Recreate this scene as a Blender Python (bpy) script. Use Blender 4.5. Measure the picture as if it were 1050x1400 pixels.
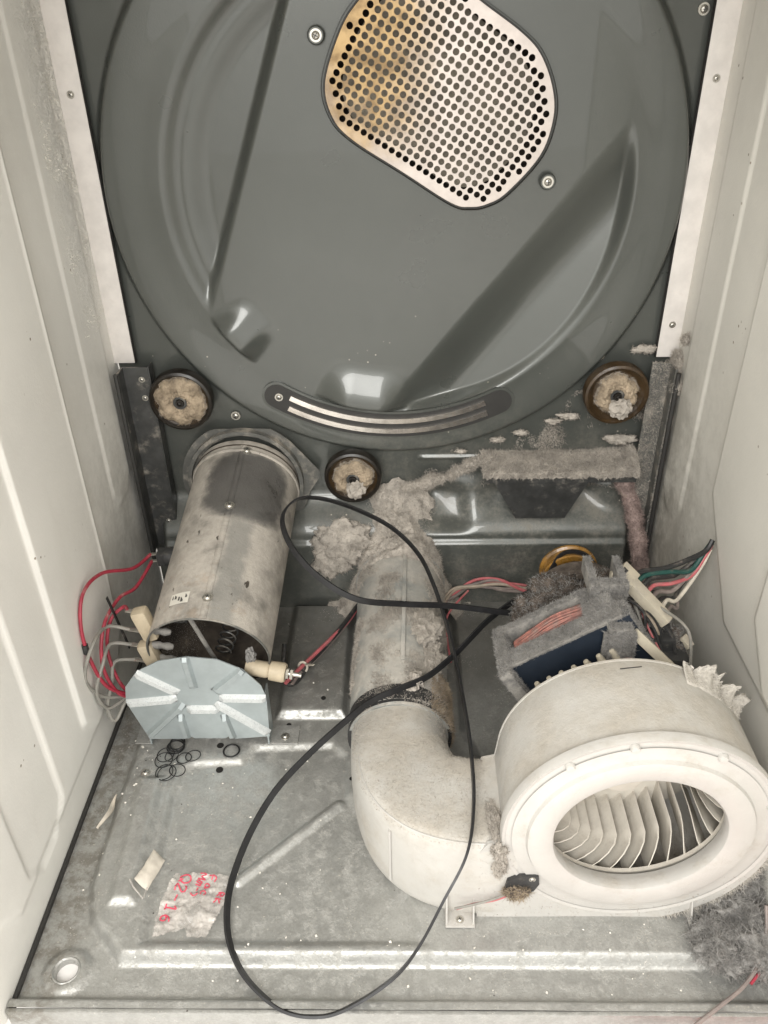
import bpy, bmesh, math, random
import numpy as np
from mathutils import Vector, Matrix, noise
from mathutils.geometry import delaunay_2d_cdt

random.seed(7); RNG = np.random.default_rng(7)
scene = bpy.context.scene
for o in list(bpy.data.objects): bpy.data.objects.remove(o)
COL = scene.collection
PI = math.pi

# ------------------------------------------------------------------ camera
cam_d = bpy.data.cameras.new('camera'); cam = bpy.data.objects.new('camera', cam_d); COL.objects.link(cam)
cam_d.sensor_fit = 'VERTICAL'; cam_d.sensor_height = 36; cam_d.lens = 1130 / 1400 * 36
cam_d.clip_start = .01; cam_d.clip_end = 50
cam.matrix_world = (Matrix.Translation((0, 0, .775)) @ Matrix.Rotation(math.radians(1.53), 4, 'Z')
                    @ Matrix.Rotation(math.radians(57), 4, 'X') @ Matrix.Rotation(math.radians(-1.25), 4, 'Z'))
scene.camera = cam
scene.render.resolution_x = 768; scene.render.resolution_y = 1024

# ------------------------------------------------------------------ light (indoor: room light + a window behind the viewer)
world = bpy.data.worlds.new('World'); scene.world = world; world.use_nodes = True
bg = world.node_tree.nodes['Background']; bg.inputs[0].default_value = (1.0, .975, .925, 1); bg.inputs[1].default_value = 1.2
def area_light(name, loc, target, sx, sy, power, color):
    d = bpy.data.lights.new(name, 'AREA'); d.shape = 'RECTANGLE'; d.size = sx; d.size_y = sy; d.energy = power; d.color = color
    o = bpy.data.objects.new(name, d); COL.objects.link(o); o.location = loc
    o.rotation_euler = (Vector(target) - Vector(loc)).to_track_quat('-Z', 'Y').to_euler()
    return o
area_light('window_light', (-.25, -.80, 1.32), (0, .62, .25), 1.1, .8, 21, (1, .985, .96))
scene.view_settings.view_transform = 'Standard'; scene.view_settings.look = 'None'
scene.view_settings.gamma = 1; scene.view_settings.exposure = .60; scene.view_settings.use_curve_mapping = False

# ------------------------------------------------------------------ materials
class NB:
    def __init__(s, m): s.t = m.node_tree; s.n = s.t.nodes; s.l = s.t.links
    def node(s, typ, **kw):
        n = s.n.new(typ)
        for k, v in kw.items(): setattr(n, k, v)
        return n
    def put(s, sock, v):
        if hasattr(v, 'is_linked') or isinstance(v, bpy.types.NodeSocket): s.l.new(v, sock)
        elif isinstance(v, (tuple, list)) and len(v) == 3 and sock.type == 'RGBA': sock.default_value = (*v, 1)
        else: sock.default_value = v
    def math(s, op, a, b=0., c=0., clamp=False):
        n = s.node('ShaderNodeMath', operation=op, use_clamp=clamp)
        s.put(n.inputs[0], a); s.put(n.inputs[1], b); s.put(n.inputs[2], c); return n.outputs[0]
    def coords(s): return s.node('ShaderNodeTexCoord').outputs['Object']
    def noise(s, scale, detail=4, rough=.55, vec=None, stretch=None):
        v = vec or s.coords()
        if stretch:
            m = s.node('ShaderNodeMapping'); s.l.new(v, m.inputs[0]); m.inputs['Scale'].default_value = stretch; v = m.outputs[0]
        n = s.node('ShaderNodeTexNoise'); s.l.new(v, n.inputs['Vector'])
        n.inputs['Scale'].default_value = scale; n.inputs['Detail'].default_value = detail; n.inputs['Roughness'].default_value = rough
        return n.outputs['Fac']
    def voro(s, scale, feature='F1'):
        n = s.node('ShaderNodeTexVoronoi', feature=feature); s.l.new(s.coords(), n.inputs['Vector']); n.inputs['Scale'].default_value = scale
        return n.outputs['Distance']
    def ramp(s, v, lo, hi, a=0., b=1.):
        n = s.node('ShaderNodeMapRange', interpolation_type='SMOOTHSTEP')
        for i, q in enumerate((v, lo, hi, a, b)): s.put(n.inputs[i], q)
        return n.outputs[0]
    def mix(s, f, a, b):
        n = s.node('ShaderNodeMix', data_type='RGBA'); s.put(n.inputs[0], f); s.put(n.inputs[6], a); s.put(n.inputs[7], b); return n.outputs[2]
    def normal_z(s):
        g = s.node('ShaderNodeNewGeometry'); x = s.node('ShaderNodeSeparateXYZ'); s.l.new(g.outputs['Normal'], x.inputs[0]); return x.outputs[2]
    def sep(s, v=None):
        x = s.node('ShaderNodeSeparateXYZ'); s.l.new(v or s.coords(), x.inputs[0]); return x.outputs
    def bump(s, h, dist=.001, strength=1., prev=None):
        b = s.node('ShaderNodeBump'); b.inputs['Distance'].default_value = dist; b.inputs['Strength'].default_value = strength
        s.put(b.inputs['Height'], h)
        if prev is not None: s.l.new(prev, b.inputs['Normal'])
        return b.outputs[0]
MATS = {}
def mat(name, color, rough=.5, metal=0., var=.12, vscale=25, dust=None, bump=None, spec=.5, specks=None, fn=None, coat=0):
    """dust = (colour, amount -1..1, scale, how much it follows upward faces)"""
    m = bpy.data.materials.new(name); m.use_nodes = True; b = NB(m); p = m.node_tree.nodes['Principled BSDF']
    c = b.mix(b.ramp(b.noise(vscale, 6, .6), .3, .7), tuple(x * (1 - var) for x in color), tuple(min(1, x * (1 + var)) for x in color))
    r = b.math('ADD', rough, b.math('MULTIPLY', b.math('SUBTRACT', b.noise(vscale * 2.3, 5), .5), .25), clamp=True)
    mt = metal; nrm = None
    if bump: nrm = b.bump(b.noise(bump[0], 6, .65), bump[1])
    if dust:
        dc, amt, sc, up = dust
        k = b.math('ADD', b.noise(sc, 9, .68), b.math('MULTIPLY', b.normal_z(), up))
        k = b.ramp(b.math('ADD', k, amt), .38, .74)
        dcol = b.mix(b.ramp(b.noise(sc * 7, 5, .7), .3, .7), tuple(x * .9 for x in dc), tuple(min(1, x * 1.07) for x in dc))
        c = b.mix(k, c, dcol); r = b.math('ADD', r, b.math('MULTIPLY', k, .45), clamp=True)
        mt = b.math('MULTIPLY', metal, b.math('SUBTRACT', 1., k))
        nrm = b.bump(b.math('MULTIPLY', k, b.noise(sc * 14, 5, .7)), .0009, 1., nrm)
    if specks:
        sc, thr, col = specks
        k = b.math('MULTIPLY', b.ramp(b.voro(sc), thr, thr * .6), b.ramp(b.noise(sc * .15, 3), .5, .62))
        c = b.mix(k, c, col)
    if fn: c, r, nrm = fn(b, c, r, nrm)
    b.put(p.inputs['Base Color'], c); b.put(p.inputs['Roughness'], r); b.put(p.inputs['Metallic'], mt)
    p.inputs['Specular IOR Level'].default_value = spec; p.inputs['Coat Weight'].default_value = coat
    if nrm is not None: b.l.new(nrm, p.inputs['Normal'])
    MATS[name] = m; return m

LINT = (.47, .42, .35)
def wall_fn(side):
    def f(b, c, r, nrm):
        x, y, z = b.sep()
        # greyish lint smears near the rear lower corner
        k = b.math('MULTIPLY', b.ramp(y, .62, .93), b.ramp(z, .55, .16))
        k = b.math('MULTIPLY', k, b.ramp(b.math('ADD', b.noise(16, 9, .7), b.math('MULTIPLY', b.noise(90, 6, .7), .35)), .48, .85))
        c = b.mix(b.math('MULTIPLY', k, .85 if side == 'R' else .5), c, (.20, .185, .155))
        st = b.math('MULTIPLY', b.ramp(b.noise(9, 6, .6, stretch=(1, 1, .25)), .5, .75), .35)
        c = b.mix(st, c, (.60, .575, .51))
        sp = b.math('MULTIPLY', b.ramp(b.voro(70), .13, .07), b.ramp(b.noise(14, 3), .58, .66))
        c = b.mix(sp, c, (.25, .2, .15))
        if side == 'L':
            q = b.math('MULTIPLY', b.ramp(y, .86, .93), b.ramp(z, .40, .55))
            h = b.math('MULTIPLY', q, b.ramp(b.noise(120, 7, .7), .42, .68))
            nrm = b.bump(h, .0015, 1., nrm); c = b.mix(b.math('MULTIPLY', h, .5), c, (.82, .81, .77))
        return c, r, nrm
    return f
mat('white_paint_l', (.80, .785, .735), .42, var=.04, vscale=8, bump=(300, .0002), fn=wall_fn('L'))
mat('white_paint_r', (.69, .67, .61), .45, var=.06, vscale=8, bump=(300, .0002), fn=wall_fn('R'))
mat('flange_paint', (.66, .625, .59), .45, var=.08, vscale=40, dust=((.5, .44, .37), -.22, 60, 0))
def panel_fn(b, c, r, nrm):
    x, y, z = b.sep()
    k = b.math('MULTIPLY', b.ramp(z, .36, .16), b.ramp(b.math('ADD', b.noise(22, 9, .78), b.math('MULTIPLY', b.noise(260, 6, .7), .35)), .58, .95))
    k = b.math('MULTIPLY', k, b.ramp(x, -.2, .12, .35, 1.))
    c = b.mix(b.math('MULTIPLY', k, .5), c, (.34, .31, .255)); r = b.math('ADD', r, b.math('MULTIPLY', k, .5), clamp=True)
    fl = b.math('MULTIPLY', b.ramp(b.voro(120), .16, .08), b.ramp(b.noise(20, 3), .6, .7))
    return b.mix(b.math('MULTIPLY', fl, b.ramp(z, .5, .3)), c, (.55, .5, .42)), r, nrm
mat('grey_enamel', (.080, .085, .077), .31, .24, var=.05, vscale=6, bump=(500, .00012), fn=panel_fn, coat=.5)
def base_fn(b, c, r, nrm):
    x, y, z = b.sep()
    g = b.math('MULTIPLY', b.ramp(y, .66, .80), b.ramp(b.noise(7, 5), .3, .6, .55, 1.))      # grime plus the rear's shade, both put into the colour
    c = b.mix(b.math('MULTIPLY', g, .6), c, (.075, .068, .052))
    e = b.math('MULTIPLY', b.ramp(x, -.29, -.335), b.ramp(b.noise(60, 7, .7), .42, .6))         # dirt along the left edge
    c = b.mix(b.math('MULTIPLY', e, .75), c, (.22, .2, .17))
    fl = b.math('MULTIPLY', b.ramp(b.voro(330), .26, .12), b.ramp(b.noise(30, 4, .6), .46, .66))
    c = b.mix(b.math('MULTIPLY', fl, .8), c, (.68, .65, .58))
    gr = b.ramp(b.noise(420, 3, .7), .35, .7); c = b.mix(b.math('MULTIPLY', gr, .3), c, (.22, .21, .185))
    dk = b.math('MULTIPLY', b.ramp(b.voro(90), .1, .05), b.ramp(b.noise(22, 3), .58, .64))
    return b.mix(dk, c, (.06, .05, .045)), r, nrm
mat('galvanised', (.42, .42, .40), .34, .55, var=.10, vscale=70, dust=((.38, .37, .34), -.08, 80, .02), bump=(220, .0003), fn=base_fn)
mat('zinc', (.36, .40, .405), .40, .45, var=.06, vscale=60)
def spangle_fn(b, c, r, nrm):
    return b.mix(b.ramp(b.voro(420), .35, .2), c, (.45, .48, .48)), r, nrm
mat('zinc_bright', (.56, .58, .575), .5, .2, var=.06, vscale=200, fn=spangle_fn)
mat('steel', (.55, .53, .48), .32, .9, var=.15, vscale=90)
mat('steel_dark', (.075, .076, .074), .42, .5, var=.2, vscale=60, dust=(LINT, -.13, 50, .12))
mat('strip_metal', (.85, .80, .74), .18, .95, var=.08, vscale=60)
mat('black_paint', (.03, .03, .03), .5, .0, var=.2, vscale=60, dust=((.2, .18, .15), -.2, 80, .05))
mat('rim_black', (.028, .027, .025), .55)
mat('soot', (.055, .043, .032), .85, 0, var=.4, vscale=40, dust=((.22, .18, .13), -.12, 50, .0))
def grille_fn(b, c, r, nrm):
    x, y, z = b.sep()
    dx = b.math('SUBTRACT', x, -.035); dz = b.math('SUBTRACT', z, .722)
    d = b.math('SQRT', b.math('ADD', b.math('MULTIPLY', b.math('MULTIPLY', dx, dx), 1.5), b.math('MULTIPLY', b.math('MULTIPLY', dz, dz), .45)))
    k = b.ramp(b.math('ADD', d, b.math('MULTIPLY', b.math('SUBTRACT', b.noise(26, 6, .65), .5), .10)), .125, .03)
    c = b.mix(k, c, b.mix(b.ramp(b.noise(45, 5), .35, .65), (.42, .29, .14), (.20, .13, .06)))
    return c, r, nrm
mat('grille_metal', (.56, .505, .465), .36, .55, var=.08, vscale=50, fn=grille_fn)
mat('element_back', (.23, .205, .165), .8, 0, var=.35, vscale=22)
mat('plastic_white', (.50, .485, .45), .46, 0, var=.04, vscale=25, dust=((.43, .395, .34), -.05, 16, .16), bump=(400, .0003))
mat('plastic_front', (.47, .455, .425), .4, 0, var=.05, vscale=18, dust=((.40, .365, .31), -.13, 30, .06), bump=(400, .0002))
mat('impeller_white', (.55, .515, .45), .5, 0, var=.06, vscale=50, dust=((.40, .355, .295), -.10, 40, .05))
mat('duct_metal', (.30, .33, .33), .42, .7, var=.15, vscale=30, dust=((.44, .415, .37), .06, 16, .10), bump=(160, .0003))
def heater_fn(b, c, r, nrm):
    uv = b.node('ShaderNodeUVMap').outputs[0]; u, v, _ = b.sep(uv)                    # u: turn 0..1 (0.25 is the top), v: metres from the front
    du = b.math('MULTIPLY', b.math('SUBTRACT', u, .200), 8.0); dv = b.math('MULTIPLY', b.math('SUBTRACT', v, .205), 18.)
    p4 = b.math('ADD', b.math('POWER', b.math('ABSOLUTE', du), 3.), b.math('POWER', b.math('ABSOLUTE', dv), 4.))
    wob = b.math('MULTIPLY', b.math('SUBTRACT', b.noise(60, 7, .7), .5), 1.2)
    k = b.ramp(b.math('ADD', p4, wob), 1.5, .55)                                      # patch rubbed clean of dust
    clean = b.mix(b.noise(30, 4, .5), (.085, .08, .075), (.12, .115, .105)); c = b.mix(k, c, clean); r = b.math('SUBTRACT', r, b.math('MULTIPLY', k, .35), clamp=True)
    w = b.math('MULTIPLY', b.ramp(b.math('ADD', b.math('ABSOLUTE', b.math('SUBTRACT', u, .195)), b.math('MULTIPLY', b.math('SUBTRACT', b.noise(40, 5), .5), .05)), .045, .02), b.ramp(v, .17, .13))
    c = b.mix(b.math('MULTIPLY', w, .75), c, (.22, .215, .195))
    rr = b.math('MULTIPLY', b.ramp(b.noise(34, 7, .7), .55, .7), b.ramp(v, .14, .02))
    c = b.mix(b.math('MULTIPLY', rr, .28), c, (.27, .17, .09))
    sc = b.math('MULTIPLY', b.ramp(b.noise(120, 3, .5, stretch=(1, .3, 1)), .68, .72), b.ramp(v, .2, .1))
    c = b.mix(sc, c, (.06, .05, .04))
    rim = b.math('MULTIPLY', b.ramp(v, .272, .289), b.ramp(b.noise(70, 6), .4, .6)); c = b.mix(rim, c, (.13, .1, .075))
    return c, r, nrm
mat('heater_metal', (.26, .245, .22), .46, .5, var=.2, vscale=20, dust=((.43, .395, .345), .13, 20, .06), fn=heater_fn)
mat('plate_metal', (.13, .13, .12), .5, .4, var=.15, vscale=30, dust=(LINT, -.08, 40, .1))
mat('ceramic', (.45, .38, .27), .6, 0, var=.1, vscale=80, dust=((.3, .24, .17), -.18, 60, 0))
mat('sticker', (.62, .59, .52), .6, 0, var=.05)
mat('ink', (.08, .075, .07), .7)
mat('amber', (.27, .14, .03), .28, 0, var=.25, vscale=60, dust=((.06, .035, .015), -.1, 45, 0), coat=.4)
mat('roller_rubber', (.016, .013, .010), .38, 0, var=.3, vscale=60, dust=((.28, .2, .1), -.24, 90, 0))
mat('roller_amber', (.045, .027, .012), .35, 0, var=.35, vscale=40, dust=((.05, .035, .02), -.08, 60, 0))
mat('lint_pale', (.50, .47, .42), 1., 0, var=.12, vscale=40, bump=(300, .0015), spec=.1)
mat('lint', (.45, .41, .36), 1., 0, var=.22, vscale=60, bump=(350, .0025), spec=.1)
mat('lint_brown', (.36, .29, .21), 1., 0, var=.35, vscale=70, bump=(350, .003), spec=.1)
mat('lint_grey', (.29, .28, .265), 1., 0, var=.25, vscale=60, bump=(350, .0025), spec=.1)
mat('lint_dark', (.12, .10, .085), 1., 0, var=.4, vscale=60, bump=(350, .003), spec=.1)
mat('lint_pink', (.34, .26, .235), 1., 0, var=.3, vscale=60, bump=(300, .002), spec=.1)
mat('navy', (.010, .016, .026), .5, 0, var=.2, dust=((.3, .28, .25), -.26, 60, .35))
mat('copper', (.27, .10, .075), .5, .2, var=.4, vscale=160, dust=((.27, .20, .175), -.06, 90, .1))
mat('bracket_dusty', (.10, .098, .095), .7, .3, dust=((.28, .265, .24), .12, 60, .12))
mat('bone', (.50, .45, .35), .5, 0, var=.1, dust=((.4, .36, .3), -.1, 60, .12))
mat('belt_rubber', (.014, .014, .015), .45, 0, var=.25, vscale=60, dust=((.22, .2, .17), -.32, 40, .04))
def wire(name, col): return mat(name, col, .45, 0, var=.15, vscale=80, dust=((.3, .26, .22), -.16, 60, .08))
wire('wire_red', (.30, .025, .045)); wire('wire_grey', (.23, .22, .195)); wire('wire_pink', (.46, .12, .13)); wire('wire_black', (.02, .02, .02))
wire('wire_green', (.012, .06, .05)); wire('wire_white', (.6, .55, .46)); wire('wire_dusty', (.20, .165, .15)); wire('wire_tan', (.33, .27, .21))
mat('ring_black', (.012, .012, .012), .4); mat('red_ink', (.62, .075, .12), .6, var=.15, vscale=300)
mat('paper', (.60, .55, .47), .7, 0, var=.12, vscale=60); mat('flake', (.72, .69, .62), .9)
mat('hole_dark', (.008, .007, .006), .9); mat('room_floor', (.74, .72, .70), .6, var=.05); mat('red_print', (.55, .09, .07), .6)
def film():
    m = bpy.data.materials.new('plastic_film'); m.use_nodes = True; b = NB(m); n = m.node_tree.nodes; out = n['Material Output']; p = n['Principled BSDF']
    p.inputs['Roughness'].default_value = .12; p.inputs['Specular IOR Level'].default_value = .9
    b.put(p.inputs['Base Color'], b.mix(b.noise(60, 5), (.60, .55, .50), (.82, .77, .72)))
    b.l.new(b.bump(b.noise(110, 6, .6), .0018), p.inputs['Normal'])
    t = n.new('ShaderNodeBsdfTransparent'); mx = n.new('ShaderNodeMixShader'); b.put(mx.inputs[0], b.ramp(b.noise(70, 5, .6), .35, .75, .34, .82))
    b.l.new(t.outputs[0], mx.inputs[1]); b.l.new(p.outputs[0], mx.inputs[2]); b.l.new(mx.outputs[0], out.inputs[0]); MATS['plastic_film'] = m
film()

# ------------------------------------------------------------------ helpers
ORG = {}
def mk(name, v, f, m, parent=None, smooth=True, angle=38, uv=None):
    org = ORG.get(parent.name, Vector()) if parent else Vector()
    v = np.asarray(v, float) - np.array(org)
    me = bpy.data.meshes.new(name); me.from_pydata(v.tolist(), [], [list(map(int, q)) for q in f]); me.update()
    o = bpy.data.objects.new(name, me); COL.objects.link(o)
    if m: me.materials.append(MATS[m])
    if uv is not None:
        l = me.uv_layers.new(name='UVMap'); idx = np.empty(len(me.loops), int); me.loops.foreach_get('vertex_index', idx)
        l.data.foreach_set('uv', np.asarray(uv, np.float32)[idx].ravel())
    if smooth:
        me.polygons.foreach_set('use_smooth', [True] * len(me.polygons))
        if angle: me.set_sharp_from_angle(angle=math.radians(angle))
    if parent: o.parent = parent
    ORG[o.name] = org
    return o
def inst(src_mesh, name, parent, mw):
    o = bpy.data.objects.new(name, src_mesh); COL.objects.link(o); o.parent = parent
    org = ORG.get(parent.name, Vector()) if parent else Vector()
    o.matrix_local = Matrix.Translation(-org) @ mw; ORG[o.name] = org
    return o
def tag(o, label, cat, group=None):
    o['label'] = label; o['category'] = cat
    if group: o['group'] = group
    return o
def thing(name, loc, label, cat, group=None):
    o = bpy.data.objects.new(name, None); COL.objects.link(o); o.location = loc; o.empty_display_size = .02; ORG[o.name] = Vector(loc)
    return tag(o, label, cat, group)
def structure(o): o['kind'] = 'structure'; return o
def stuff(o): o['kind'] = 'stuff'; return o
def S(a, b, x):
    t = np.clip((np.asarray(x, float) - a) / (b - a), 0, 1); return t * t * (3 - 2 * t)
def gridfaces(nu, nv, wrap_u=False, wrap_v=False):
    i, j = np.meshgrid(np.arange(nu if wrap_u else nu - 1), np.arange(nv if wrap_v else nv - 1), indexing='ij')
    i2, j2 = (i + 1) % nu, (j + 1) % nv
    return np.stack([i * nv + j, i2 * nv + j, i2 * nv + j2, i * nv + j2], -1).reshape(-1, 4)
def join(parts):
    V, F, n = [], [], 0
    for v, f in parts:
        v = np.asarray(v, float); V.append(v); F += [[int(i) + n for i in q] for q in f]; n += len(v)
    return np.concatenate(V), F
def box_vf(lo, hi, bev=.0, rot=None):
    bm = bmesh.new(); bmesh.ops.create_cube(bm, size=1)
    lo, hi = Vector(lo), Vector(hi); c = (lo + hi) / 2; d = hi - lo
    for v in bm.verts: v.co = Vector((v.co.x * d.x, v.co.y * d.y, v.co.z * d.z))
    if bev: bmesh.ops.bevel(bm, geom=bm.edges[:], offset=bev, segments=2, affect='EDGES', profile=.6)
    M = Matrix.Translation(c) @ (rot.to_4x4() if rot else Matrix())
    for v in bm.verts: v.co = M @ v.co
    bm.verts.ensure_lookup_table(); r = [tuple(v.co) for v in bm.verts], [[v.index for v in f.verts] for f in bm.faces]; bm.free(); return r
def bar_vf(a, b, w, h, bev=.0008, up=(0, 0, 1)):
    a, b = Vector(a), Vector(b); d = b - a; x = d.normalized(); y = Vector(up).cross(x).normalized(); z = x.cross(y)
    R = Matrix((x, y, z)).transposed(); v, f = box_vf((-d.length / 2, -w / 2, -h / 2), (d.length / 2, w / 2, h / 2), bev)
    c = (a + b) / 2; return [tuple(R @ Vector(q) + c) for q in v], f
def catmull(P, n=8, closed=False):
    P = [np.array(p, float) for p in P]; out = []; N = len(P)
    for i in range(N if closed else N - 1):
        g = lambda k: P[k % N] if closed else P[min(max(k, 0), N - 1)]
        a, b, c, d = g(i - 1), g(i), g(i + 1), g(i + 2)
        for k in range(n):
            t = k / n; out.append(.5 * (2 * b + (c - a) * t + (2 * a - 5 * b + 4 * c - d) * t * t + (3 * b - a - 3 * c + d) * t ** 3))
    if not closed: out.append(P[-1])
    return np.array(out)
def sweep_vf(path, prof, closed=False, up=None, caps=True, scale=None):
    """prof: list of (a,b) offsets in the side / up frame"""
    P = np.asarray(path, float); n = len(P); prof = np.asarray(prof, float)
    T = (np.roll(P, -1, 0) - np.roll(P, 1, 0)) if closed else np.gradient(P, axis=0)
    T /= np.linalg.norm(T, axis=1)[:, None] + 1e-12
    V = []; ref = np.array(up if up is not None else (0, 0, 1.), float)
    if up is None and abs(T[0] @ ref) > .9: ref = np.array([1., 0, 0])
    for i in range(n):
        t = T[i]; u = ref - t * (ref @ t); u /= np.linalg.norm(u) + 1e-12
        if up is None: ref = u
        s = np.cross(t, u); k = 1 if scale is None else scale[i]
        V.append(P[i] + k * (prof[:, :1] * s + prof[:, 1:] * u))
    V = np.concatenate(V); F = gridfaces(n, len(prof), closed, True).tolist()
    if caps and not closed: F += [list(range(len(prof)))[::-1], [(n - 1) * len(prof) + k for k in range(len(prof))]]
    return V, F
def circ(r, n=10): return [(r * math.cos(2 * PI * k / n), r * math.sin(2 * PI * k / n)) for k in range(n)]
def tube_vf(pts, r, n=8, sub=8, smooth=True, **kw): return sweep_vf(catmull(pts, sub) if smooth else pts, circ(r, n), **kw)
def tube(name, pts, r, m, parent=None, **kw): return mk(name, *tube_vf(pts, r, **kw), m, parent)
def lathe_vf(prof, center, axis=(0, -1, 0), n=48):
    """prof: (radius, distance along axis)"""
    ax = Vector(axis).normalized(); q = Vector((1, 0, 0)) if abs(ax.x) < .9 else Vector((0, 0, 1)); e1 = (q - ax * q.dot(ax)).normalized(); e2 = ax.cross(e1)
    V = []
    for k in range(n):
        a = 2 * PI * k / n; d = e1 * math.cos(a) + e2 * math.sin(a)
        for r, h in prof: V.append(tuple(Vector(center) + d * r + ax * h))
    return V, gridfaces(n, len(prof), True, False).tolist()
def cdt(outer, holes):
    """2-D fill of outer loop minus hole loops -> points, faces"""
    pts, edges, n = [], [], 0
    for lp in [outer] + holes:
        pts += [Vector(p) for p in lp]; edges += [(n + i, n + (i + 1) % len(lp)) for i in range(len(lp))]; n += len(lp)
    vs, es, fs, _, _, _ = delaunay_2d_cdt(pts, edges, [], 0, 1e-7)
    def inside(p, poly):
        c = False; j = len(poly) - 1
        for i in range(len(poly)):
            (xi, yi), (xj, yj) = poly[i][:2], poly[j][:2]
            if (yi > p[1]) != (yj > p[1]) and p[0] < (xj - xi) * (p[1] - yi) / (yj - yi) + xi: c = not c
            j = i
        return c
    cen = [(np.mean([h[i][0] for i in range(len(h))]), np.mean([h[i][1] for i in range(len(h))]), max(math.dist(h[0], q) for q in h)) for h in holes]
    out = []; HC_ = np.array([q[:2] for q in cen]) if cen else None; HR_ = np.array([q[2] for q in cen]) if cen else None
    for f in fs:
        c = (sum(vs[i].x for i in f) / len(f), sum(vs[i].y for i in f) / len(f))
        if HC_ is not None and np.any(np.hypot(HC_[:, 0] - c[0], HC_[:, 1] - c[1]) < HR_ * .5 * .985): continue
        if not inside(c, outer): continue
        out.append(list(f))
    return [(v.x, v.y) for v in vs], out
def slab_vf(outer, holes, to3, t):
    """fill and give it thickness; to3(x, y, h) maps plane point and height to 3-D"""
    p, f = cdt(outer, holes); n = len(p); V = [to3(x, y, 0) for x, y in p] + [to3(x, y, t) for x, y in p]
    F = [q[::-1] for q in f] + [[i + n for i in q] for q in f]
    cnt = {}
    for q in f:
        for a, b in zip(q, q[1:] + q[:1]): cnt[(a, b)] = 1
    for (a, b) in list(cnt):
        if (b, a) not in cnt: F.append([a, b, b + n, a + n])
    return V, F
def fbm(p, sc, oct=4): return noise.fractal(Vector(p) * sc, 1., 2., oct)
def blob_vf(c, r, seed, amp=.35, sc=2.2, sub=4, floor=None):
    bm = bmesh.new(); bmesh.ops.create_icosphere(bm, subdivisions=sub, radius=1); off = Vector((seed * 3.7, seed * 1.3, -seed * 2.1)); V = []
    for v in bm.verts:
        d = v.co.normalized(); k = 1 + amp * .8 * noise.fractal(d * sc + off, 1.1, 2.1, 4) + amp * .12 * noise.fractal(d * sc * 9 + off, .5, 2.1, 2)
        p = Vector((c[0] + d.x * k * r[0], c[1] + d.y * k * r[1], c[2] + d.z * k * r[2]))
        if floor is not None and p.z < floor: p.z = floor
        V.append(tuple(p))
    bm.verts.ensure_lookup_table(); F = [[v.index for v in f.verts] for f in bm.faces]; bm.free(); return V, F
def sample(objs, n, filt=None):
    """random surface points and normals in world space of built meshes"""
    Ps, Ns = [], []
    for o in (objs if isinstance(objs, (list, tuple)) else [objs]):
        me = o.data; me.calc_loop_triangles(); k = len(me.loop_triangles); tri = np.empty(k * 3, int); me.loop_triangles.foreach_get('vertices', tri)
        co = np.empty(len(me.vertices) * 3); me.vertices.foreach_get('co', co); co = co.reshape(-1, 3) + np.array(ORG[o.name]); T = co[tri.reshape(-1, 3)]
        cr = np.cross(T[:, 1] - T[:, 0], T[:, 2] - T[:, 0]); A = np.linalg.norm(cr, axis=1); N = cr / (A[:, None] + 1e-15); c = T.mean(1)
        if filt is not None: A = A * np.array(filt(c, N), float)
        Ps.append((T, N, A))
    T = np.concatenate([p[0] for p in Ps]); N = np.concatenate([p[1] for p in Ps]); A = np.concatenate([p[2] for p in Ps])
    if A.sum() <= 0: return np.zeros((0, 3)), np.zeros((0, 3))
    i = RNG.choice(len(A), n, p=A / A.sum()); a, b = RNG.random(n), RNG.random(n); fl = a + b > 1; a[fl], b[fl] = 1 - a[fl], 1 - b[fl]
    t = T[i]; return t[:, 0] + a[:, None] * (t[:, 1] - t[:, 0]) + b[:, None] * (t[:, 2] - t[:, 0]), N[i]
def fuzz_vf(P, N, length, width=.0003, curl=.9):
    length = length * .75; width = width * .62
    """short bent fibres: two triangles each"""
    n = len(P); d = N + RNG.normal(0, curl, (n, 3)); d /= np.linalg.norm(d, axis=1)[:, None]; flip = (d * N).sum(1) < -.2; d[flip] *= -1
    L = length * RNG.uniform(.4, 1.5, (n, 1)); s = np.cross(d, RNG.normal(0, 1, (n, 3))); s /= np.linalg.norm(s, axis=1)[:, None]; s *= width
    mid = P + d * L * .55; d2 = d + RNG.normal(0, .9, (n, 3)); tip = mid + d2 * L * .35
    V = np.stack([P - s, P + s, mid - s * .8, mid + s * .8, tip], 1).reshape(-1, 3); b = np.arange(n)[:, None] * 5
    F = np.concatenate([b + [0, 1, 3, 2]]).tolist() + (b + [2, 3, 4]).tolist()
    return V, F
def fuzz(name, objs, n, length, m, parent=None, filt=None, width=.00035, curl=.9):
    P, N = sample(objs, int(n * 2.4), filt)
    if not len(P): return None
    return stuff(mk(name, *fuzz_vf(P, N, length, width, curl), m, parent, smooth=False))
def screw_mesh(name, r, m='steel'):
    prof = [(0.0001, r * .55), (r * .55, r * .5), (r * .9, r * .25), (r, 0), (r, -r * .2)]
    parts = [lathe_vf(prof, (0, 0, 0), (0, 0, 1), 16), lathe_vf([(r * 1.0, .0), (r * 1.45, .0), (r * 1.5, -r * .3)], (0, 0, 0), (0, 0, 1), 20)]
    v, f = join(parts); me_o = mk(name, v, f, m); me = me_o.data; bpy.data.objects.remove(me_o)
    c, cf = join([box_vf((-r * .55, -r * .12, r * .46), (r * .55, r * .12, r * .58)), box_vf((-r * .12, -r * .55, r * .46), (r * .12, r * .55, r * .575))])
    slot = mk('slot', c, cf, 'black_paint', smooth=False); sm = slot.data; bpy.data.objects.remove(slot)
    return me, sm
SCREW = screw_mesh('screw', 1.0)
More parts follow.
